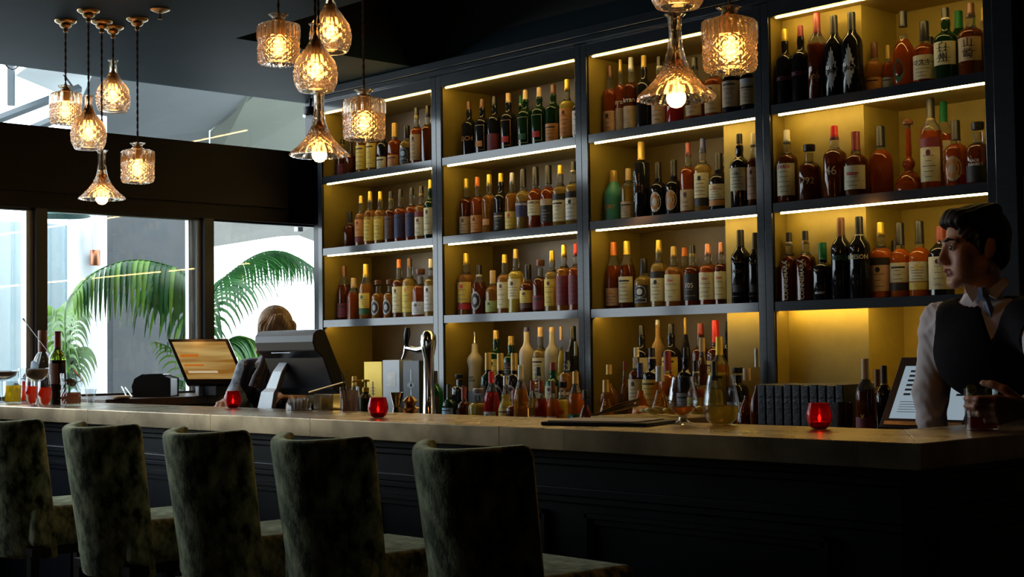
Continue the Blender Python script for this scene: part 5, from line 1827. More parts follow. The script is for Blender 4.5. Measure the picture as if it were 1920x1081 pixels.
def frond(root, pix, X, L, n, droop=1.0, width=.028, mats=None, seed=1, org=(0, 0, 0), spread=.5, sides=(-1, 1), taper=.45, xs=None, lean=0.0):
    """a feather palm frond: rachis through picture places on the plane X, hanging leaflets"""
    rnd = random.Random(seed)
    org = Vector(org)
    ctrl = [at(x, y, 'X', X + (xs[i] if xs else 0)) for i, (x, y) in enumerate(pix)]

    def cr(t):
        f = t * (len(ctrl) - 1)
        i = min(int(f), len(ctrl) - 2)
        u = f - i
        p0, p1, p2, p3 = ctrl[max(i - 1, 0)], ctrl[i], ctrl[i + 1], ctrl[min(i + 2, len(ctrl) - 1)]
        return .5 * ((2 * p1) + (p2 - p0) * u + (2 * p0 - 5 * p1 + 4 * p2 - p3) * u * u + (3 * p1 - p0 - 3 * p2 + p3) * u ** 3)
    mb = MB()
    K = 40
    mb.tube([cr(k / K) - org for k in range(K + 1)], [.009 * (1 - .85 * k / K) for k in range(K + 1)], 6, mi=0)
    for k in range(n):
        t = .10 + .89 * k / (n - 1)
        p = cr(t)
        tg = (cr(min(t + .01, 1)) - cr(max(t - .01, 0))).normalized()
        for s in sides:
            side = tg.cross(Vector((0, 0, 1)))
            side = side.normalized() if side.length > .05 else Vector((1, 0, 0))
            l = L * (math.sin(PI * min(1, (t * .8 + .16))) ** .6) * (1 - taper * t) * rnd.uniform(.88, 1.08)
            d = (side * s * spread + tg * (.45 + lean) + Vector((0, 0, .15))).normalized()
            q = p.copy()
            w = width * rnd.uniform(.85, 1.1)
            vs, fs = [], []
            wd = tg.cross(d).cross(d).normalized() if tg.cross(d).length > .01 else tg
            wd = (tg - d * tg.dot(d)).normalized()
            S = 7
            for j in range(S + 1):
                f = j / S
                ww = w * (math.sin(PI * (.12 + f * .88) ** .75) ** .8 if f < 1 else 0) * .5 + .0005
                vs.append(q + wd * ww - org)
                vs.append(q + side * s * .004 - org + Vector((0, 0, -.002)))
                vs.append(q - wd * ww - org)
                d = (d + Vector((0, 0, -1)) * (.34 * droop * (1 + f))).normalized()
                wd = (wd - d * wd.dot(d)).normalized()
                q = q + d * (l / S)
            for j in range(S):
                a = 3 * j
                fs += [(a, a + 1, a + 4, a + 3), (a + 1, a + 2, a + 5, a + 4)]
            mb.add(vs, fs, 1 if rnd.random() < .2 + .45 * t else 0, True)
    return mb.build('frond', mats or [LEAF, LEAFY], root, sharp=0)


def palm(base_px, X, label, kind='palm'):
    p = at(base_px, 690, 'X', X)
    root = empty('potted_palm', (X, p.y, -.01), label=label, cat='palm')
    MB().lathe([(.15, 0), (.16, .01), (.20, .42), (.21, .44), (.18, .44), (.17, .40), (.001, .39)], 28).build('pot', pm('pot_grey', (.1, .11, .12), .6, noise=(8, (.13, .14, .15), .3, .7)), root)
    return root, Vector((X, p.y, -.01))


r1, g1 = palm(378, -1.05, 'large potted palm outside with a long drooping frond across the middle window')
frond(r1, [(378, 720), (378, 610), (366, 545), (335, 508), (295, 492), (250, 487), (205, 497), (165, 520), (138, 552)], -1.05, .60, 31, 1.2, .030, seed=2, org=g1, spread=.45, taper=.30, xs=[0, 0, 0, 0, .02, .04, .06, .08, .10])
frond(r1, [(378, 720), (372, 600), (345, 530), (318, 512), (296, 520), (280, 545)], -1.16, .44, 26, .9, .030, mats=[LEAF, LEAF], seed=3, org=g1, spread=.7, taper=.2)
frond(r1, [(378, 740), (372, 640), (368, 590), (372, 540), (384, 505)], -1.10, .36, 22, 1.2, .026, mats=[LEAF, LEAF], seed=9, org=g1)
frond(r1, [(378, 760), (350, 700), (322, 655), (290, 640)], -1.20, .22, 12, .6, .02, mats=[LEAFP, LEAFY], seed=4, org=g1)
frond(r1, [(378, 780), (352, 735), (335, 712), (305, 708)], -.95, .26, 16, .7, .018, mats=[LEAF, LEAF], seed=5, org=g1)
MB().tube([(0, 0, .38), (.0, 0, .8), (0, .0, 1.02)], [.05, .035, .025], 10).build('trunk', pm('palm_trunk', (.08, .07, .04), .8, noise=(30, (.13, .11, .07), .3, .7)), r1)
r2, g2 = palm(398, -1.45, 'potted palm outside the right window, dark frond against white sky')
frond(r2, [(392, 720), (388, 600), (405, 540), (440, 505), (480, 478), (518, 470), (555, 482), (600, 512)], -1.45, .50, 44, .85, .026, mats=[LEAF, LEAF], seed=6, org=g2, spread=.55, taper=.35, lean=.2)
frond(r2, [(400, 720), (405, 670), (425, 640), (452, 630), (482, 645), (502, 690)], -1.25, .34, 30, 1.2, .030, mats=[LEAF, LEAFY], seed=7, org=g2, spread=.5)
frond(r2, [(396, 720), (392, 650), (394, 600), (402, 560)], -1.35, .25, 14, 1.0, .022, mats=[LEAF, LEAF], seed=8, org=g2)
frond(r2, [(405, 760), (425, 720), (448, 712), (470, 730)], -1.1, .2, 14, 1.0, .02, mats=[LEAF, LEAFY], seed=21, org=g2)
MB().tube([(0, 0, .38), (.0, 0, .8), (0, .0, 1.02)], [.05, .035, .025], 10).build('trunk', MATS['palm_trunk'], r2)
r3, g3 = palm(118, -1.75, 'pale green potted palm outside between mullion and white column')
for k, pts in enumerate(([(128, 720), (120, 640), (108, 590), (92, 572)], [(128, 720), (130, 640), (138, 590), (152, 575)], [(128, 720), (125, 660), (112, 640), (95, 650)],
                         [(128, 720), (135, 680), (145, 655), (158, 650)], [(128, 720), (122, 620), (124, 575), (138, 560)])):
    frond(r3, pts, -1.75 + .05 * k, .30, 18, .8, .020, mats=[LEAFP, LEAFP if k % 2 else LEAFY], seed=30 + k, org=g3)
frond(r3, [(130, 740), (128, 700), (118, 670), (130, 655)], -1.6, .24, 14, .8, .028, mats=[LEAF, LEAFY], seed=40, org=g3)
MB().tube([(0, 0, .38), (.0, 0, .8), (0, .0, 1.0)], [.05, .035, .02], 10).build('trunk', MATS['palm_trunk'], r3)

# ---------------------------------------------------------------- people: bodies grown as one smooth surface
class Field:
    def __init__(s, lo, hi, h):
        s.lo, s.h = np.array(lo, float), h
        s.n = np.ceil((np.array(hi) - s.lo) / h).astype(int) + 1
        s.d = np.full(s.n, 1.0)
        s.ax = [s.lo[i] + h * np.arange(s.n[i]) for i in range(3)]

    def _win(s, lo, hi):
        a = np.maximum(np.floor((np.array(lo) - s.lo) / s.h).astype(int), 0)
        b = np.minimum(np.ceil((np.array(hi) - s.lo) / s.h).astype(int) + 1, s.n)
        if (b <= a).any():
            return None
        sl = tuple(slice(a[i], b[i]) for i in range(3))
        X, Y, Z = np.meshgrid(*[s.ax[i][sl[i]] for i in range(3)], indexing='ij')
        return sl, np.stack([X, Y, Z], -1)

    def put(s, fn, lo, hi, k, sub=False):
        pad = 3 * k + .03
        w = s._win(np.array(lo) - pad, np.array(hi) + pad)
        if w is None:
            return
        sl, P = w
        d = fn(P)
        a = s.d[sl]
        if sub:
            d = -d
            h = np.clip(.5 - .5 * (a - d) / -k, 0, 1) if False else np.clip(.5 - .5 * (d - a) / k, 0, 1)
            s.d[sl] = d * (1 - h) + a * h + k * h * (1 - h)
        else:
            h = np.clip(.5 + .5 * (d - a) / k, 0, 1)
            s.d[sl] = d * (1 - h) + a * h - k * h * (1 - h)

    def cone(s, a, b, ra, rb, k=.01, sub=False, M=None, grow=0.0):
        a, b = (M @ Vector(a), M @ Vector(b)) if M is not None else (Vector(a), Vector(b))
        a, b = np.array(a), np.array(b)
        ra, rb = ra + grow, rb + grow

        def fn(P):
            ab = b - a
            t = np.clip(((P - a) @ ab) / max(ab @ ab, 1e-9), 0, 1)
            return np.linalg.norm(P - a - t[..., None] * ab, axis=-1) - (ra + (rb - ra) * t)
        r = max(ra, rb)
        s.put(fn, np.minimum(a, b) - r, np.maximum(a, b) + r, k, sub)

    def chain(s, pts, rs, k=.01, M=None, grow=0.0):
        for i in range(len(pts) - 1):
            s.cone(pts[i], pts[i + 1], rs[i], rs[i + 1], k, M=M, grow=grow)

    def ell(s, c, r, k=.01, sub=False, M=None, R=None, grow=0.0):
        T = (M if M is not None else Matrix.Identity(4)) @ Matrix.Translation(c) @ (R.to_4x4() if R is not None else Matrix.Identity(4))
        inv = np.array(T.inverted())
        r = np.array(r) + grow

        def fn(P):
            q = P @ inv[:3, :3].T + inv[:3, 3]
            k0 = np.linalg.norm(q / r, axis=-1)
            k1 = np.linalg.norm(q / (r * r), axis=-1)
            return k0 * (k0 - 1) / np.maximum(k1, 1e-6)
        cc = np.array(T.translation)
        m = r.max()
        s.put(fn, cc - m, cc + m, k, sub)

    def mesh(s):
        d, n = s.d, s.n
        ins = d < 0
        c = np.zeros(tuple(n - 1), int)
        for i in (0, 1):
            for j in (0, 1):
                for k in (0, 1):
                    c += ins[i:n[0] - 1 + i, j:n[1] - 1 + j, k:n[2] - 1 + k]
        cell = (c > 0) & (c < 8)
        ids = np.full(cell.shape, -1)
        loc = np.argwhere(cell)
        ids[cell] = np.arange(len(loc))
        acc, cnt = np.zeros((len(loc), 3)), np.zeros(len(loc))
        corners = [(i, j, k) for i in (0, 1) for j in (0, 1) for k in (0, 1)]
        for a in corners:
            for ax in range(3):
                if a[ax]:
                    continue
                b = list(a)
                b[ax] = 1
                da = d[tuple((loc + a).T)]
                db = d[tuple((loc + b).T)]
                m = (da < 0) != (db < 0)
                t = np.where(m, da / np.where(m, da - db, 1), 0)
                p = np.array(a, float) + np.outer(t, np.array(b) - np.array(a))
                acc[m] += p[m]
                cnt[m] += 1
        V = (loc + acc / cnt[:, None]) * s.h + s.lo
        F = []
        for ax in range(3):
            u, v = [(1, 2), (2, 0), (0, 1)][ax]
            sl0 = [slice(None)] * 3
            sl1 = [slice(None)] * 3
            sl0[ax], sl1[ax] = slice(0, -1), slice(1, None)
            x = ins[tuple(sl0)] != ins[tuple(sl1)]
            E_ = np.argwhere(x)
            E_ = E_[(E_[:, u] > 0) & (E_[:, v] > 0) & (E_[:, u] < n[u] - 1) & (E_[:, v] < n[v] - 1)]
            du, dv = np.eye(3, dtype=int)[u], np.eye(3, dtype=int)[v]
            q = [ids[tuple((E_ - o).T)] for o in (0 * du, du, du + dv, dv)]
            f = np.stack(q, 1)
            flip = ins[tuple(E_.T)]
            f[~flip] = f[~flip][:, ::-1]
            F.append(f)
        F = np.concatenate(F)
        return V, F

    def build(s, name, mats, parent, matfn=None, smooth=2):
        V, F = s.mesh()
        me = bpy.data.meshes.new(name)
        me.from_pydata(V.tolist(), [], F.tolist())
        for m in (mats if isinstance(mats, list) else [mats]):
            me.materials.append(m)
        me.polygons.foreach_set('use_smooth', [True] * len(me.polygons))
        if matfn is not None:
            C = V[F].mean(1)
            me.polygons.foreach_set('material_index', matfn(C).astype(int).tolist())
        me.update()
        o = bpy.data.objects.new(name, me)
        COL.objects.link(o)
        o.parent = parent
        if smooth:
            md = o.modifiers.new('smooth', 'SMOOTH')
            md.iterations = smooth
            md.factor = .5
        return o


def head_field(F, M):
    """skull, jaw, nose, brow, sockets, lips, ears in the head frame: face to -y, chin at z -.115"""
    F.ell((0, .014, .032), (.074, .096, .086), .01, M=M)
    F.ell((0, -.030, -.030), (.060, .062, .080), .02, M=M)
    for s in (-1, 1):
        F.cone((s * .052, .005, -.060), (s * .016, -.070, -.100), .020, .016, .02, M=M)
        F.ell((s * .045, -.062, -.030), (.021, .020, .026), .022, M=M)
        F.ell((s * .036, -.060, -.066), (.022, .022, .028), .024, M=M)
        F.cone((s * .012, -.090, .022), (s * .046, -.076, .021), .0085, .008, .010, M=M)
        F.ell((s * .031, -.099, .001), (.016, .012, .0105), .009, True, M=M)
        F.ell((s * .012, -.100, -.043), (.0085, .010, .008), .006, M=M)
    F.cone((-.012, -.074, -.106), (.012, -.074, -.106), .0165, .0165, .015, M=M)
    F.cone((0, -.089, .010), (0, -.110, -.034), .0080, .0095, .012, M=M)
    F.ell((0, -.109, -.037), (.0100, .0105, .0085), .006, M=M)
    F.cone((-.020, -.088, -.070), (0, -.0985, -.0655), .0042, .0060, .006, M=M)
    F.cone((.020, -.088, -.070), (0, -.0985, -.0655), .0042, .0060, .006, M=M)
    F.cone((-.017, -.088, -.0765), (.017, -.088, -.0765), .006, .006, .006, M=M)
    F.cone((0, -.0935, -.078), (0, -.0935, -.078), .0062, .0062, .006, M=M)
    F.cone((-.024, -.0985, -.0718), (.024, -.0985, -.0718), .0022, .0022, .003, True, M=M)
    F.cone((0, -.089, -.092), (0, -.089, -.092), .004, .004, .008, True, M=M)
    for s in (-1, 1):
        R = Matrix.Rotation(s * -.35, 3, 'Z') @ Matrix.Rotation(-.2, 3, 'X')
        F.ell((s * .079, .014, -.010), (.008, .019, .032), .006, M=M, R=R)
        F.ell((s * .087, .008, -.004), (.006, .010, .017), .004, True, M=M, R=R)
        F.ell((s * .076, .004, -.034), (.007, .009, .010), .005, M=M)


def hand_field(F, M, curl, side=1, thumb=(.5, .6), spread=1.0, palm=1.0):
    """hand frame: x to the fingers, y to the thumb side, fingers curl towards z*side"""
    ys = (.027, .008, -.011, -.028)
    ks = (.090, .094, .088, .080)
    for y, kx in zip(ys, ks):
        F.cone((.010, y * .45, 0), (kx * palm, y, 0), .0135, .0115, .012, M=M)
    F.cone((.03, .006, .004 * side), (.07, .0, .004 * side), .017, .014, .012, M=M)
    L = ((.042, .026, .020), (.046, .030, .021), (.042, .028, .021), (.033, .021, .018))
    for f in range(4):
        p = Vector((ks[f] * palm, ys[f], 0))
        a = 0
        yw = (ys[f] * 1.2) * spread * .12
        for j in range(3):
            a += curl[f][j]
            d = Vector((math.cos(a), yw, math.sin(a) * side)).normalized()
            q = p + d * L[f][j]
            F.cone(p, q, (.0098, .0090, .0082)[j], (.0090, .0082, .0072)[j], .004, M=M)
            p = q
    p = Vector((.022, .022, .004 * side))
    a = thumb[0]
    for j, l in enumerate((.040, .032, .026)):
        d = Vector((math.cos(a) * .75, math.sin(a) * .9, side * (.35 + thumb[1] * j * .6))).normalized()
        q = p + d * l
        F.cone(p, q, (.0145, .0112, .010)[j], (.0112, .010, .0086)[j], .006, M=M)
        p = q
        a -= .22


SKIN = pm('skin_warm', (.55, .27, .17), .45, sub=.12, noise=(60, (.6, .31, .2), .3, .7), bump=(400, .05))
LIPS = pm('skin_lips', (.42, .13, .10), .4, noise=(60, (.46, .16, .12), .3, .7))
SKIN2 = pm('skin_fair', (.6, .34, .24), .45, sub=.12, noise=(60, (.64, .38, .28), .3, .7))
HAIRD = pm('hair_dark_brown', (.010, .006, .004), .6, spec=.3, noise=(120, (.026, .014, .009), .35, .7, (1, 1, .15)))
HAIRB = pm('hair_blond', (.34, .19, .08), .45, spec=.5, noise=(110, (.55, .36, .18), .35, .7, (1, 1, .12)))
SHIRT = pm('shirt_white_cotton', (.76, .70, .73), .75, noise=(9, (.8, .75, .78), .3, .7), bump=(16, .5))
VEST = pm('vest_black_wool', (.006, .006, .009), .85, spec=.15, noise=(90, (.014, .013, .017), .3, .7), bump=(220, .1))
TROU = pm('trousers_black', (.01, .01, .013), .8, noise=(60, (.014, .014, .017), .3, .7))
TIEM = pm('tie_blue_satin', (.16, .22, .40), .35, sheen=.3, noise=(60, (.2, .27, .46), .3, .7))
EYEW = pm('eye_white', (.75, .72, .68), .15, noise=(90, (.78, .75, .7), .3, .7))
EYEI = pm('eye_iris', (.02, .015, .012), .1, noise=(90, (.03, .02, .015), .3, .7))


def eyes(M, root, look=0.0):
    for s in (-1, 1):
        mb = MB()
        n = 20
        vs, fs, ms = [], [], []
        for j in range(13):
            ph = PI * j / 12
            for k in range(n):
                t = 2 * PI * k / n
                v = Vector((math.sin(ph) * math.cos(t), -math.cos(ph), math.sin(ph) * math.sin(t))) * .0122
                v = Matrix.Rotation(look, 3, 'Z') @ v
                vs.append(M @ (v + Vector((s * .031, -.0795, .001))))
        for j in range(12):
            for k in range(n):
                fs.append((j * n + k, j * n + (k + 1) % n, (j + 1) * n + (k + 1) % n, (j + 1) * n + k))
                ms.append(1 if j < 3 else 0)
        mb.add(vs, fs, ms, True)
        mb.build('eye', [EYEW, EYEI], root)


def lipmat(M, nskin=0):
    inv = np.array(M.inverted())

    def fn(C):
        q = C @ inv[:3, :3].T + inv[:3, 3]
        m = (np.abs(q[:, 0]) < .023) & (np.abs(q[:, 2] + .0715) < .0085 - .09 * np.abs(q[:, 0]) ** 1.0 * .25) & (q[:, 1] < -.089)
        return m.astype(int)
    return fn


# ---- the bartender
PXB, DB = 1845, 4.62
o_ = at(PXB, 600, 'D', DB)
RZB = YAW - math.atan((PXB - 960) / FPX)
man = empty('person', (o_.x, o_.y, 0), rz=RZB, label='dark-haired barman in black vest, white shirt and blue tie, looking left', cat='person')
Wm = Matrix.Translation((o_.x, o_.y, 0)) @ Matrix.Rotation(RZB, 4, 'Z')
Wi = Wm.inverted()


def loc_at(px, py, y=0.0):
    """local point of the barman's frame seen at a place in the photograph, y metres behind his centre"""
    r = Wi.to_3x3() @ ray(px, py)
    c = Wi @ CAM
    t = (y - c.y) / r.y
    return c + r * t


hc = loc_at(1827, 462, -.18)
HM = Matrix.Translation((hc.x, hc.y, hc.z)) @ Matrix.Rotation(math.radians(-66), 4, 'Z') @ Matrix.Rotation(math.radians(4), 4, 'X')
TY = math.radians(-24)
sR = loc_at(1763, 603, -.11)
sL = sR + Vector((.275, -.19, -.01))
tc_ = (sR + sL) / 2
TM = Matrix.Translation((tc_.x, tc_.y, 0)) @ Matrix.Rotation(TY, 4, 'Z')
wa = loc_at(1889, 770, 0)
wx = wa.x - tc_.x
elR = loc_at(1745, 735, -.09)
wrR = Vector((elR.x + .005, elR.y - .03, elR.z - .25))
# the glass in his left hand
GP = at(1841, 806, 'Z', BT)
gl = Wi @ GP
gx = Vector((-.77, -.64, 0)).normalized()
gn = Vector((gx.y, -gx.x, 0))
if gn.y > 0:
    gn = -gn
gn = Vector((.64, -.77, 0)).normalized()
kn = Vector((gl.x, gl.y, BT + .048)) + gn * .062 + Vector((0, 0, 0))
wrL = kn - gx * .086 + Vector((0, 0, .006))
elL = Vector((max(wrL.x + .09, sL.x + .0), (wrL.y + sL.y) / 2, 1.21))
HL = Matrix.Translation(wrL) @ Matrix(((gx.x, 0, -gn.x, 0), (gx.y, 0, -gn.y, 0), (gx.z, 1, 0, 0), (0, 0, 0, 1)))


def torso(F, g=0.0, k=.04):
    F.ell((0, .0, 1.30), (.150, .098, .135), k, M=TM, grow=g)
    F.cone((-.10, .005, 1.385), (.10, .005, 1.385), .058, .058, k, M=TM, grow=g)
    F.ell((wx * .5, .125, 1.15), (.135, .086, .13), k, M=TM, grow=g)
    F.ell((wx, .17, 1.00), (.140, .092, .13), k, M=TM, grow=g)


def neck(F, g=0.0):
    nb = Vector((tc_.x - .005, tc_.y + .012, 1.40))
    F.cone(nb, Vector((hc.x + .020, hc.y + .008, hc.z - .07)), .060, .052, .03, grow=g)


F = Field((-.42, -1.05, .62), (.56, .25, 1.80), .0052)
torso(F)
F.ell((wx, .17, .90), (.145, .1, .12), .03, M=TM)
neck(F)
F.chain([sR, elR, wrR], [.052, .040, .027], .03)
F.chain([sL, elL, wrL], [.052, .041, .027], .03)
head_field(F, HM)
RM = Matrix.Translation(wrR) @ Matrix(((0, 0, 1, 0), (0, -1, 0, 0), (-1, 0, 0, 0), (0, 0, 0, 1)))
hand_field(F, RM, [(.2, .3, .2)] * 4, -1, (.4, .2))
hand_field(F, HL, [(.60, .75, .30), (.75, .85, .35), (.85, .9, .4), (.9, .9, .4)], 1, (.75, .95))
F.build('body', [SKIN, LIPS], man, lipmat(HM), smooth=1)
eyes(HM, man, .0)
# hair
Fh = Field((hc.x - .16, hc.y - .16, hc.z - .12), (hc.x + .17, hc.y + .17, hc.z + .17), .0036)
Fh.ell((0, .018, .034), (.080, .098, .091), .01, M=HM)
Fh.ell((0, .066, -.028), (.062, .036, .052), .02, M=HM)
for a in ((-.045, -.050, .088), (-.022, -.062, .094), (.004, -.066, .096), (.030, -.058, .092), (.05, -.044, .084)):
    Fh.cone(a, (a[0] * .9, a[1] + .10, .104), .018, .018, .022, M=HM)
    Fh.cone(a, (a[0] * 1.02, a[1] - .016, .080), .017, .013, .02, M=HM)
for s in (-1, 1):
    Fh.cone((s * .072, -.012, .03), (s * .073, -.010, -.022), .012, .007, .01, M=HM)
Fh.ell((0, -.096, -.012), (.066, .062, .080), .008, True, M=HM)
Fh.ell((0, -.05, -.075), (.1, .062, .060), .008, True, M=HM)
for s in (-1, 1):
    Fh.ell((s * .086, .012, -.014), (.020, .022, .034), .006, True, M=HM)
Fh.cone((-.1, .0, -.085), (.1, .0, -.085), .045, .045, .01, True, M=HM)
inv = np.array(HM.inverted())
G = np.stack(np.meshgrid(*Fh.ax, indexing='ij'), -1)
q = G @ inv[:3, :3].T + inv[:3, 3]
ang = np.arctan2(q[..., 0], q[..., 2] + .05)
Fh.d += .0011 * np.sin(ang * 46 + 3 * np.sin(q[..., 1] * 25)) * np.clip((q[..., 2] + .02) / .04, 0, 1)
Fh.build('hair', HAIRD, man, smooth=0)
mb = MB()
for s in (-1, 1):
    mb.tube([HM @ Vector((s * .014, -.0985, .022)), HM @ Vector((s * .032, -.0955, .0275)), HM @ Vector((s * .050, -.081, .022))], [.003, .0042, .002], 8)
mb.build('eyebrows', HAIRD, man)
# shirt, vest, tie, trousers, shoes
F = Field((-.42, -.95, .70), (.56, .25, 1.58), .0062)
torso(F, .007)
nb = Vector((tc_.x - .005, tc_.y + .012, 1.40))
F.cone(nb, nb + Vector((-.004, -.002, .048)), .067, .062, .02)
F.chain([sR, elR, wrR + Vector((0, 0, .05))], [.062, .050, .040], .03)
F.chain([sL, elL + Vector((0, 0, .0))], [.062, .054], .03)
F.chain([elL, elL + (wrL - elL) * .15], [.054, .050], .01)
F.cone(nb + Vector((0, 0, .03)), nb + Vector((-.01, -.004, .12)), .050, .048, .003, True)
G = np.stack(np.meshgrid(*F.ax, indexing='ij'), -1)
fold = np.maximum(0, np.sin(G[..., 2] * 38 - G[..., 0] * 42 + 3 * np.sin(G[..., 2] * 17 + 1) + 2 * np.sin(G[..., 1] * 30))) ** 3
F.d -= .0045 * fold
F.d += .0012 * np.sin(G[..., 2] * 120 + 7 * np.sin(G[..., 0] * 40))
F.build('shirt', SHIRT, man, smooth=2)
F = Field((-.30, -.42, .80), (.42, .25, 1.52), .0062)
torso(F, .017)
inv = np.array(TM.inverted())
G = np.stack(np.meshgrid(*F.ax, indexing='ij'), -1)
q = G @ inv[:3, :3].T + inv[:3, 3]
zap = 1.325
wedge = np.maximum.reduce([np.abs(q[..., 0] - .055) - (q[..., 2] - zap) * .42, q[..., 1] + .015, zap - q[..., 2]])
F.d = np.maximum(F.d, -wedge)
for S_, dirx in ((sR, -1), (sL, 1)):
    c = S_ + Vector((dirx * (.038 if dirx < 0 else .085), 0, -.015))
    if dirx < 0:
        F.ell(tuple(c), (.072, .10, .085), .008, True)
F.cone(sL + Vector((-.02, 0, 0)), sL + (elL - sL) * .30, .074, .068, .03)
F.cone(nb, nb + Vector((-.012, -.004, .12)), .073, .070, .004, True)
F.d = np.maximum(F.d, .86 - G[..., 2])
F.build('vest', VEST, man, smooth=2)


def wing(pts, name, mat, th=.0022):
    """a thin piece of cloth with thickness"""
    v = [Vector(p) for p in pts]
    nn = (v[1] - v[0]).cross(v[2] - v[0]).normalized() * th
    n = len(v)
    return MB().add([p + nn for p in v] + [p - nn for p in v], [tuple(range(n)), tuple(reversed(range(n, 2 * n)))] + [(i, n + i, n + (i + 1) % n, (i + 1) % n) for i in range(n)]).build(name, mat, man)


cf = TM @ Vector((.0, -.062, 1.425))
wing([loc_at(1806, 528, -0.223), loc_at(1838, 546, -0.258), loc_at(1823, 566, -0.273), loc_at(1812, 548, -0.260)], 'collar', SHIRT)
wing([loc_at(1846, 549, -0.258), loc_at(1886, 518, -0.205), loc_at(1893, 530, -0.225), loc_at(1868, 560, -0.273)], 'collar', SHIRT)
mb = MB()
kt = [loc_at(1841, 538, -0.263), loc_at(1843, 555, -0.277), loc_at(1850, 565, -0.282), loc_at(1858, 590, -0.288), loc_at(1867, 612, -0.294)]
wd = [.012, .019, .012, .018, .022]
vs = []
for p, w_ in zip(kt, wd):
    vs += [p + Vector((-w_, .004, 0)), p + Vector((0, -.006, 0)), p + Vector((w_, .004, 0)), p + Vector((0, .008, 0))]
fs = [(0, 1, 2, 3), (19, 18, 17, 16)]
for j in range(4):
    for k in range(4):
        a, b = j * 4 + k, j * 4 + (k + 1) % 4
        fs.append((a, a + 4, b + 4, b))
mb.add(vs, fs)
mb.build('tie', TIEM, man, bevel=.002)
F = Field((-.35, -.35, .04), (.55, .3, 1.02), .010)
hips = TM @ Vector((wx, .175, .93))
F.ell(tuple(hips), (.165, .118, .12), .04)
for s in (-1, 1):
    h_ = hips + Vector((s * .085, s * -.03, -.03))
    F.chain([h_, h_ + Vector((s * .02, -.01, -.42)), h_ + Vector((s * .03, .02, -.80))], [.092, .068, .058], .03)
F.build('trousers', TROU, man, smooth=2)
for s in (-1, 1):
    h_ = hips + Vector((s * .115, s * -.03 + .02, 0))
    F = Field((h_.x - .08, h_.y - .28, -.01), (h_.x + .08, h_.y + .12, .15), .007)
    F.cone((h_.x, h_.y + .02, .035), (h_.x + s * .01, h_.y - .16, .032), .034, .030, .02)
    F.cone((h_.x, h_.y + .01, .06), (h_.x, h_.y + .01, .10), .036, .036, .02)
    F.d = np.maximum(F.d, .002 - np.broadcast_to(F.ax[2], F.d.shape))
    F.build('shoe', BLACKG, man, smooth=1)

# the tumbler he holds
root = empty('rocks_glass', (GP.x, GP.y, BT + .0005), label='short glass of red drink with lime, held by the barman at the bar corner', cat='glass')
rr, hh = w2(31, GP), w2(78, GP)
vessel(root, [(.0005, .0005), (rr * .95, .0005), (rr * .96, .010), (rr * .98, hh * .5), (rr, hh)], t=.0022, mat=THIN)
MB().lathe([(.0005, .006), (rr * .92, .006), (rr * .94, hh * .30), (.0005, hh * .30)], 28, caps=False).build('drink', liquid('crimson', (.45, .02, .03), .75), root)
lm = pm('lime_green', (.16, .30, .03), .4, noise=(60, (.45, .5, .15), .4, .6))
lv = -RI * .022
for k, (dx, dz, r_) in enumerate(((-.002, .98, .013), (.004, .74, .015), (.006, .52, .013))):
    mb = MB()
    M = Matrix.Translation((lv.x + dx, lv.y, hh * dz)) @ Matrix.Rotation(.8 + k, 4, 'Z') @ Matrix.Rotation(1.1, 4, 'X')
    mb.lathe([(.001, -.003), (r_, -.003), (r_ * 1.02, 0), (r_, .003), (.001, .003)], 16, M=M)
    mb.build('lime_slice', lm, root)

# ---- the woman behind the terminal
PXW, DW = 517, 6.75
o_ = at(PXW, 660, 'D', DW)
RZW = YAW - math.atan((PXW - 960) / FPX)
wom = empty('person', (o_.x, o_.y, 0), rz=RZW, label='blond woman in dark vest working behind the big terminal by the window', cat='person')
Wm = Matrix.Translation((o_.x, o_.y, 0)) @ Matrix.Rotation(RZW, 4, 'Z')
Wi = Wm.inverted()
hc = loc_at(517, 622)
hc.z -= .0
HM = Matrix.Translation(hc) @ Matrix.Rotation(math.radians(8), 4, 'Z') @ Matrix.Rotation(math.radians(16), 4, 'X') @ Matrix.Scale(.93, 4)
sR, sL = loc_at(463, 694, .02), loc_at(463, 694, .02) + Vector((.30, 0, 0))
tc_ = (sR + sL) / 2 + Vector((0, .02, 0))
TM = Matrix.Translation((tc_.x, tc_.y, 0))
zs = sR.z
elR = loc_at(444, 742, .0)
wrR = loc_at(428, 752, -.20)
elL, wrL = Vector((-elR.x + 2 * tc_.x, .02, elR.z - .02)), Vector((.06, -.20, elR.z))


def torso2(F, g=0.0, k=.04):
    F.cone((-.09, 0, zs), (.09, 0, zs), .046, .046, k, M=TM, grow=g)
    F.ell((0, -.005, zs - .10), (.130, .095, .13), k, M=TM, grow=g)
    F.ell((0, 0, zs - .27), (.115, .085, .14), k, M=TM, grow=g)
    F.ell((0, 0, zs - .42), (.150, .105, .14), k, M=TM, grow=g)


F = Field((-.42, -.42, .62), (.42, .22, 1.62), .0056)
torso2(F)
F.cone((tc_.x, tc_.y, zs + .02), (hc.x, hc.y + .03, hc.z - .07), .048, .043, .03)
F.chain([sR, elR, wrR], [.044, .035, .024], .03)
F.chain([sL, elL, wrL], [.044, .035, .024], .03)
head_field(F, HM)
for w_, e_, sd in ((wrR, elR, 1), (wrL, elL, -1)):
    gx = (w_ - e_).normalized()
    gz = Vector((0, 0, 1))
    gy = gz.cross(gx).normalized() * -sd
    gz = gx.cross(gy)
    HH = Matrix.Translation(w_) @ Matrix(((gx.x, gy.x, gz.x, 0), (gx.y, gy.y, gz.y, 0), (gx.z, gy.z, gz.z, 0), (0, 0, 0, 1)))
    hand_field(F, HH, [(.35, .4, .3), (.4, .45, .3), (.45, .5, .3), (.5, .5, .3)], -1 if gz.z > 0 else 1, (.5, .2))
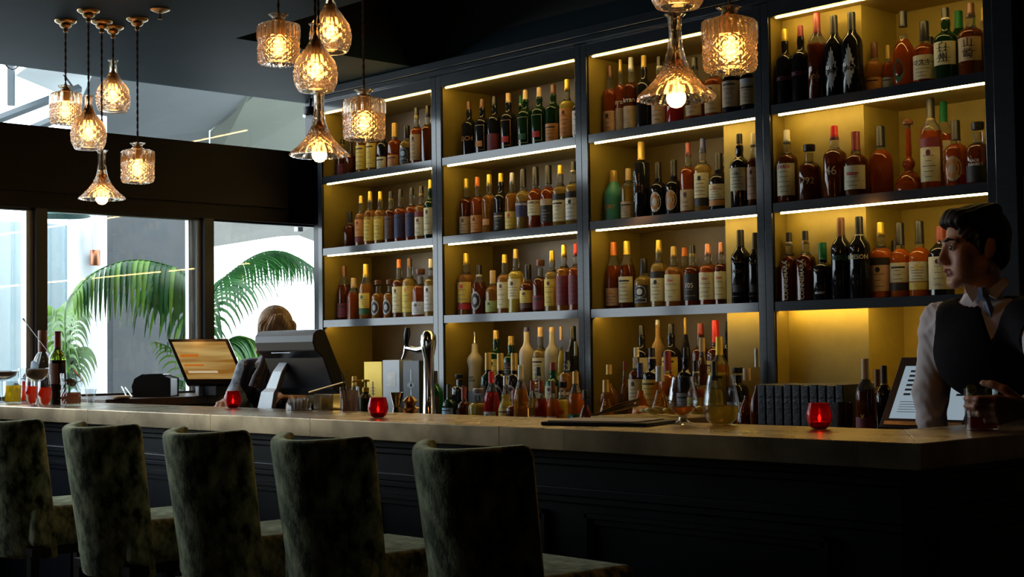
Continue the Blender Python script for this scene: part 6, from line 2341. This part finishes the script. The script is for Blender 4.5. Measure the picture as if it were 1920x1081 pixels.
F.build('body', [SKIN2, LIPS], wom, lipmat(HM), smooth=1)
eyes(HM, wom)
Fh = Field((hc.x - .16, hc.y - .16, hc.z - .17), (hc.x + .16, hc.y + .17, hc.z + .16), .004)
Fh.ell((0, .016, .034), (.086, .108, .096), .01, M=HM)
Fh.ell((0, .045, -.040), (.084, .070, .090), .03, M=HM)
for s in (-1, 1):
    Fh.cone((s * .068, -.050, .045), (s * .078, -.030, -.085), .024, .020, .02, M=HM)
    Fh.cone((s * .012, -.078, .088), (s * .060, -.078, .018), .020, .013, .015, M=HM)
Fh.ell((0, -.110, -.050), (.056, .060, .078), .006, True, M=HM)
Fh.cone((-.2, 0, -.17), (.2, 0, -.17), .05, .05, .01, True, M=HM)
inv = np.array(HM.inverted())
G = np.stack(np.meshgrid(*Fh.ax, indexing='ij'), -1)
q = G @ inv[:3, :3].T + inv[:3, 3]
ang = np.arctan2(q[..., 0], -q[..., 1])
Fh.d += .0018 * np.sin(ang * 34 + 3 * np.sin(q[..., 2] * 40))
Fh.build('hair', HAIRB, wom, smooth=0)
F = Field((-.42, -.35, .66), (.42, .22, 1.45), .0065)
torso2(F, .007)
F.chain([sR, elR, wrR + (elR - wrR) * .45], [.053, .045, .038], .03)
F.chain([sL, elL, wrL + (elL - wrL) * .45], [.053, .045, .038], .03)
nb = Vector((tc_.x, tc_.y, zs + .03))
F.cone(nb, nb + Vector((0, -.004, .14)), .052, .050, .003, True)
G = np.stack(np.meshgrid(*F.ax, indexing='ij'), -1)
F.d -= .004 * np.maximum(0, np.sin(G[..., 2] * 40 - G[..., 0] * 45 + 2 * np.sin(G[..., 2] * 19))) ** 3
F.build('shirt', pm('shirt_pale_print', (.42, .5, .56), .75, noise=(45, (.16, .2, .27), .45, .6), bump=(20, .3)), wom, smooth=2)
F = Field((-.30, -.30, .70), (.32, .25, 1.42), .0065)
torso2(F, .016)
F.cone(sR + Vector((.012, 0, 0)), sR + (elR - sR) * .8 + Vector((.022, -.004, 0)), .057, .050, .02)
G = np.stack(np.meshgrid(*F.ax, indexing='ij'), -1)
wedge = np.maximum.reduce([np.abs(G[..., 0] - tc_.x) - (G[..., 2] - zs + .16) * .36, G[..., 1] - tc_.y + .01, zs - .16 - G[..., 2]])
F.d = np.maximum(F.d, -wedge)
for S_, dx in ((sL, 1),):
    F.ell((S_.x + dx * .046, S_.y, S_.z - .02), (.050, .10, .07), .008, True)
F.cone(nb, nb + Vector((0, -.004, .14)), .062, .062, .004, True)
F.d = np.maximum(F.d, .76 - G[..., 2])
F.build('vest', pm('vest_dark_satin', (.008, .012, .02), .32, sheen=.2, noise=(30, (.012, .017, .028), .3, .7)), wom, smooth=2)
man = wom
wing([loc_at(494, 660, -.02), loc_at(500, 672, -.085), loc_at(480, 690, -.10), loc_at(478, 682, -.09)], 'collar', pm('collar_pale', (.6, .65, .7), .7, noise=(60, (.3, .33, .4), .5, .6)))
mb = MB()
mb.tube([loc_at(497, 668, -.08), loc_at(492, 688, -.105), loc_at(484, 706, -.115), loc_at(478, 726, -.118)], [.016, .022, .026, .03], 10)
mb.tube([loc_at(515, 668, -.08), loc_at(512, 690, -.105), loc_at(508, 716, -.115)], [.016, .022, .026], 10)
mb.build('scarf', pm('scarf_dark_print', (.03, .02, .025), .6, noise=(50, (.35, .15, .08), .6, .66)), wom)
F = Field((-.35, -.3, .04), (.35, .3, 1.0), .011)
F.ell((tc_.x, tc_.y, .88), (.165, .12, .14), .04)
for s in (-1, 1):
    F.chain([(tc_.x + s * .08, tc_.y, .84), (tc_.x + s * .085, tc_.y, .46), (tc_.x + s * .085, tc_.y + .02, .10)], [.088, .062, .052], .03)
F.build('trousers', TROU, wom, smooth=2)
for s in (-1, 1):
    hx = tc_.x + s * .085
    F = Field((hx - .08, tc_.y - .26, -.01), (hx + .08, tc_.y + .12, .15), .007)
    F.cone((hx, tc_.y + .02, .032), (hx, tc_.y - .15, .028), .031, .027, .02)
    F.cone((hx, tc_.y + .01, .06), (hx, tc_.y + .01, .10), .034, .034, .02)
    F.d = np.maximum(F.d, .002 - np.broadcast_to(F.ax[2], F.d.shape))
    F.build('shoe', BLACKG, wom, smooth=1)
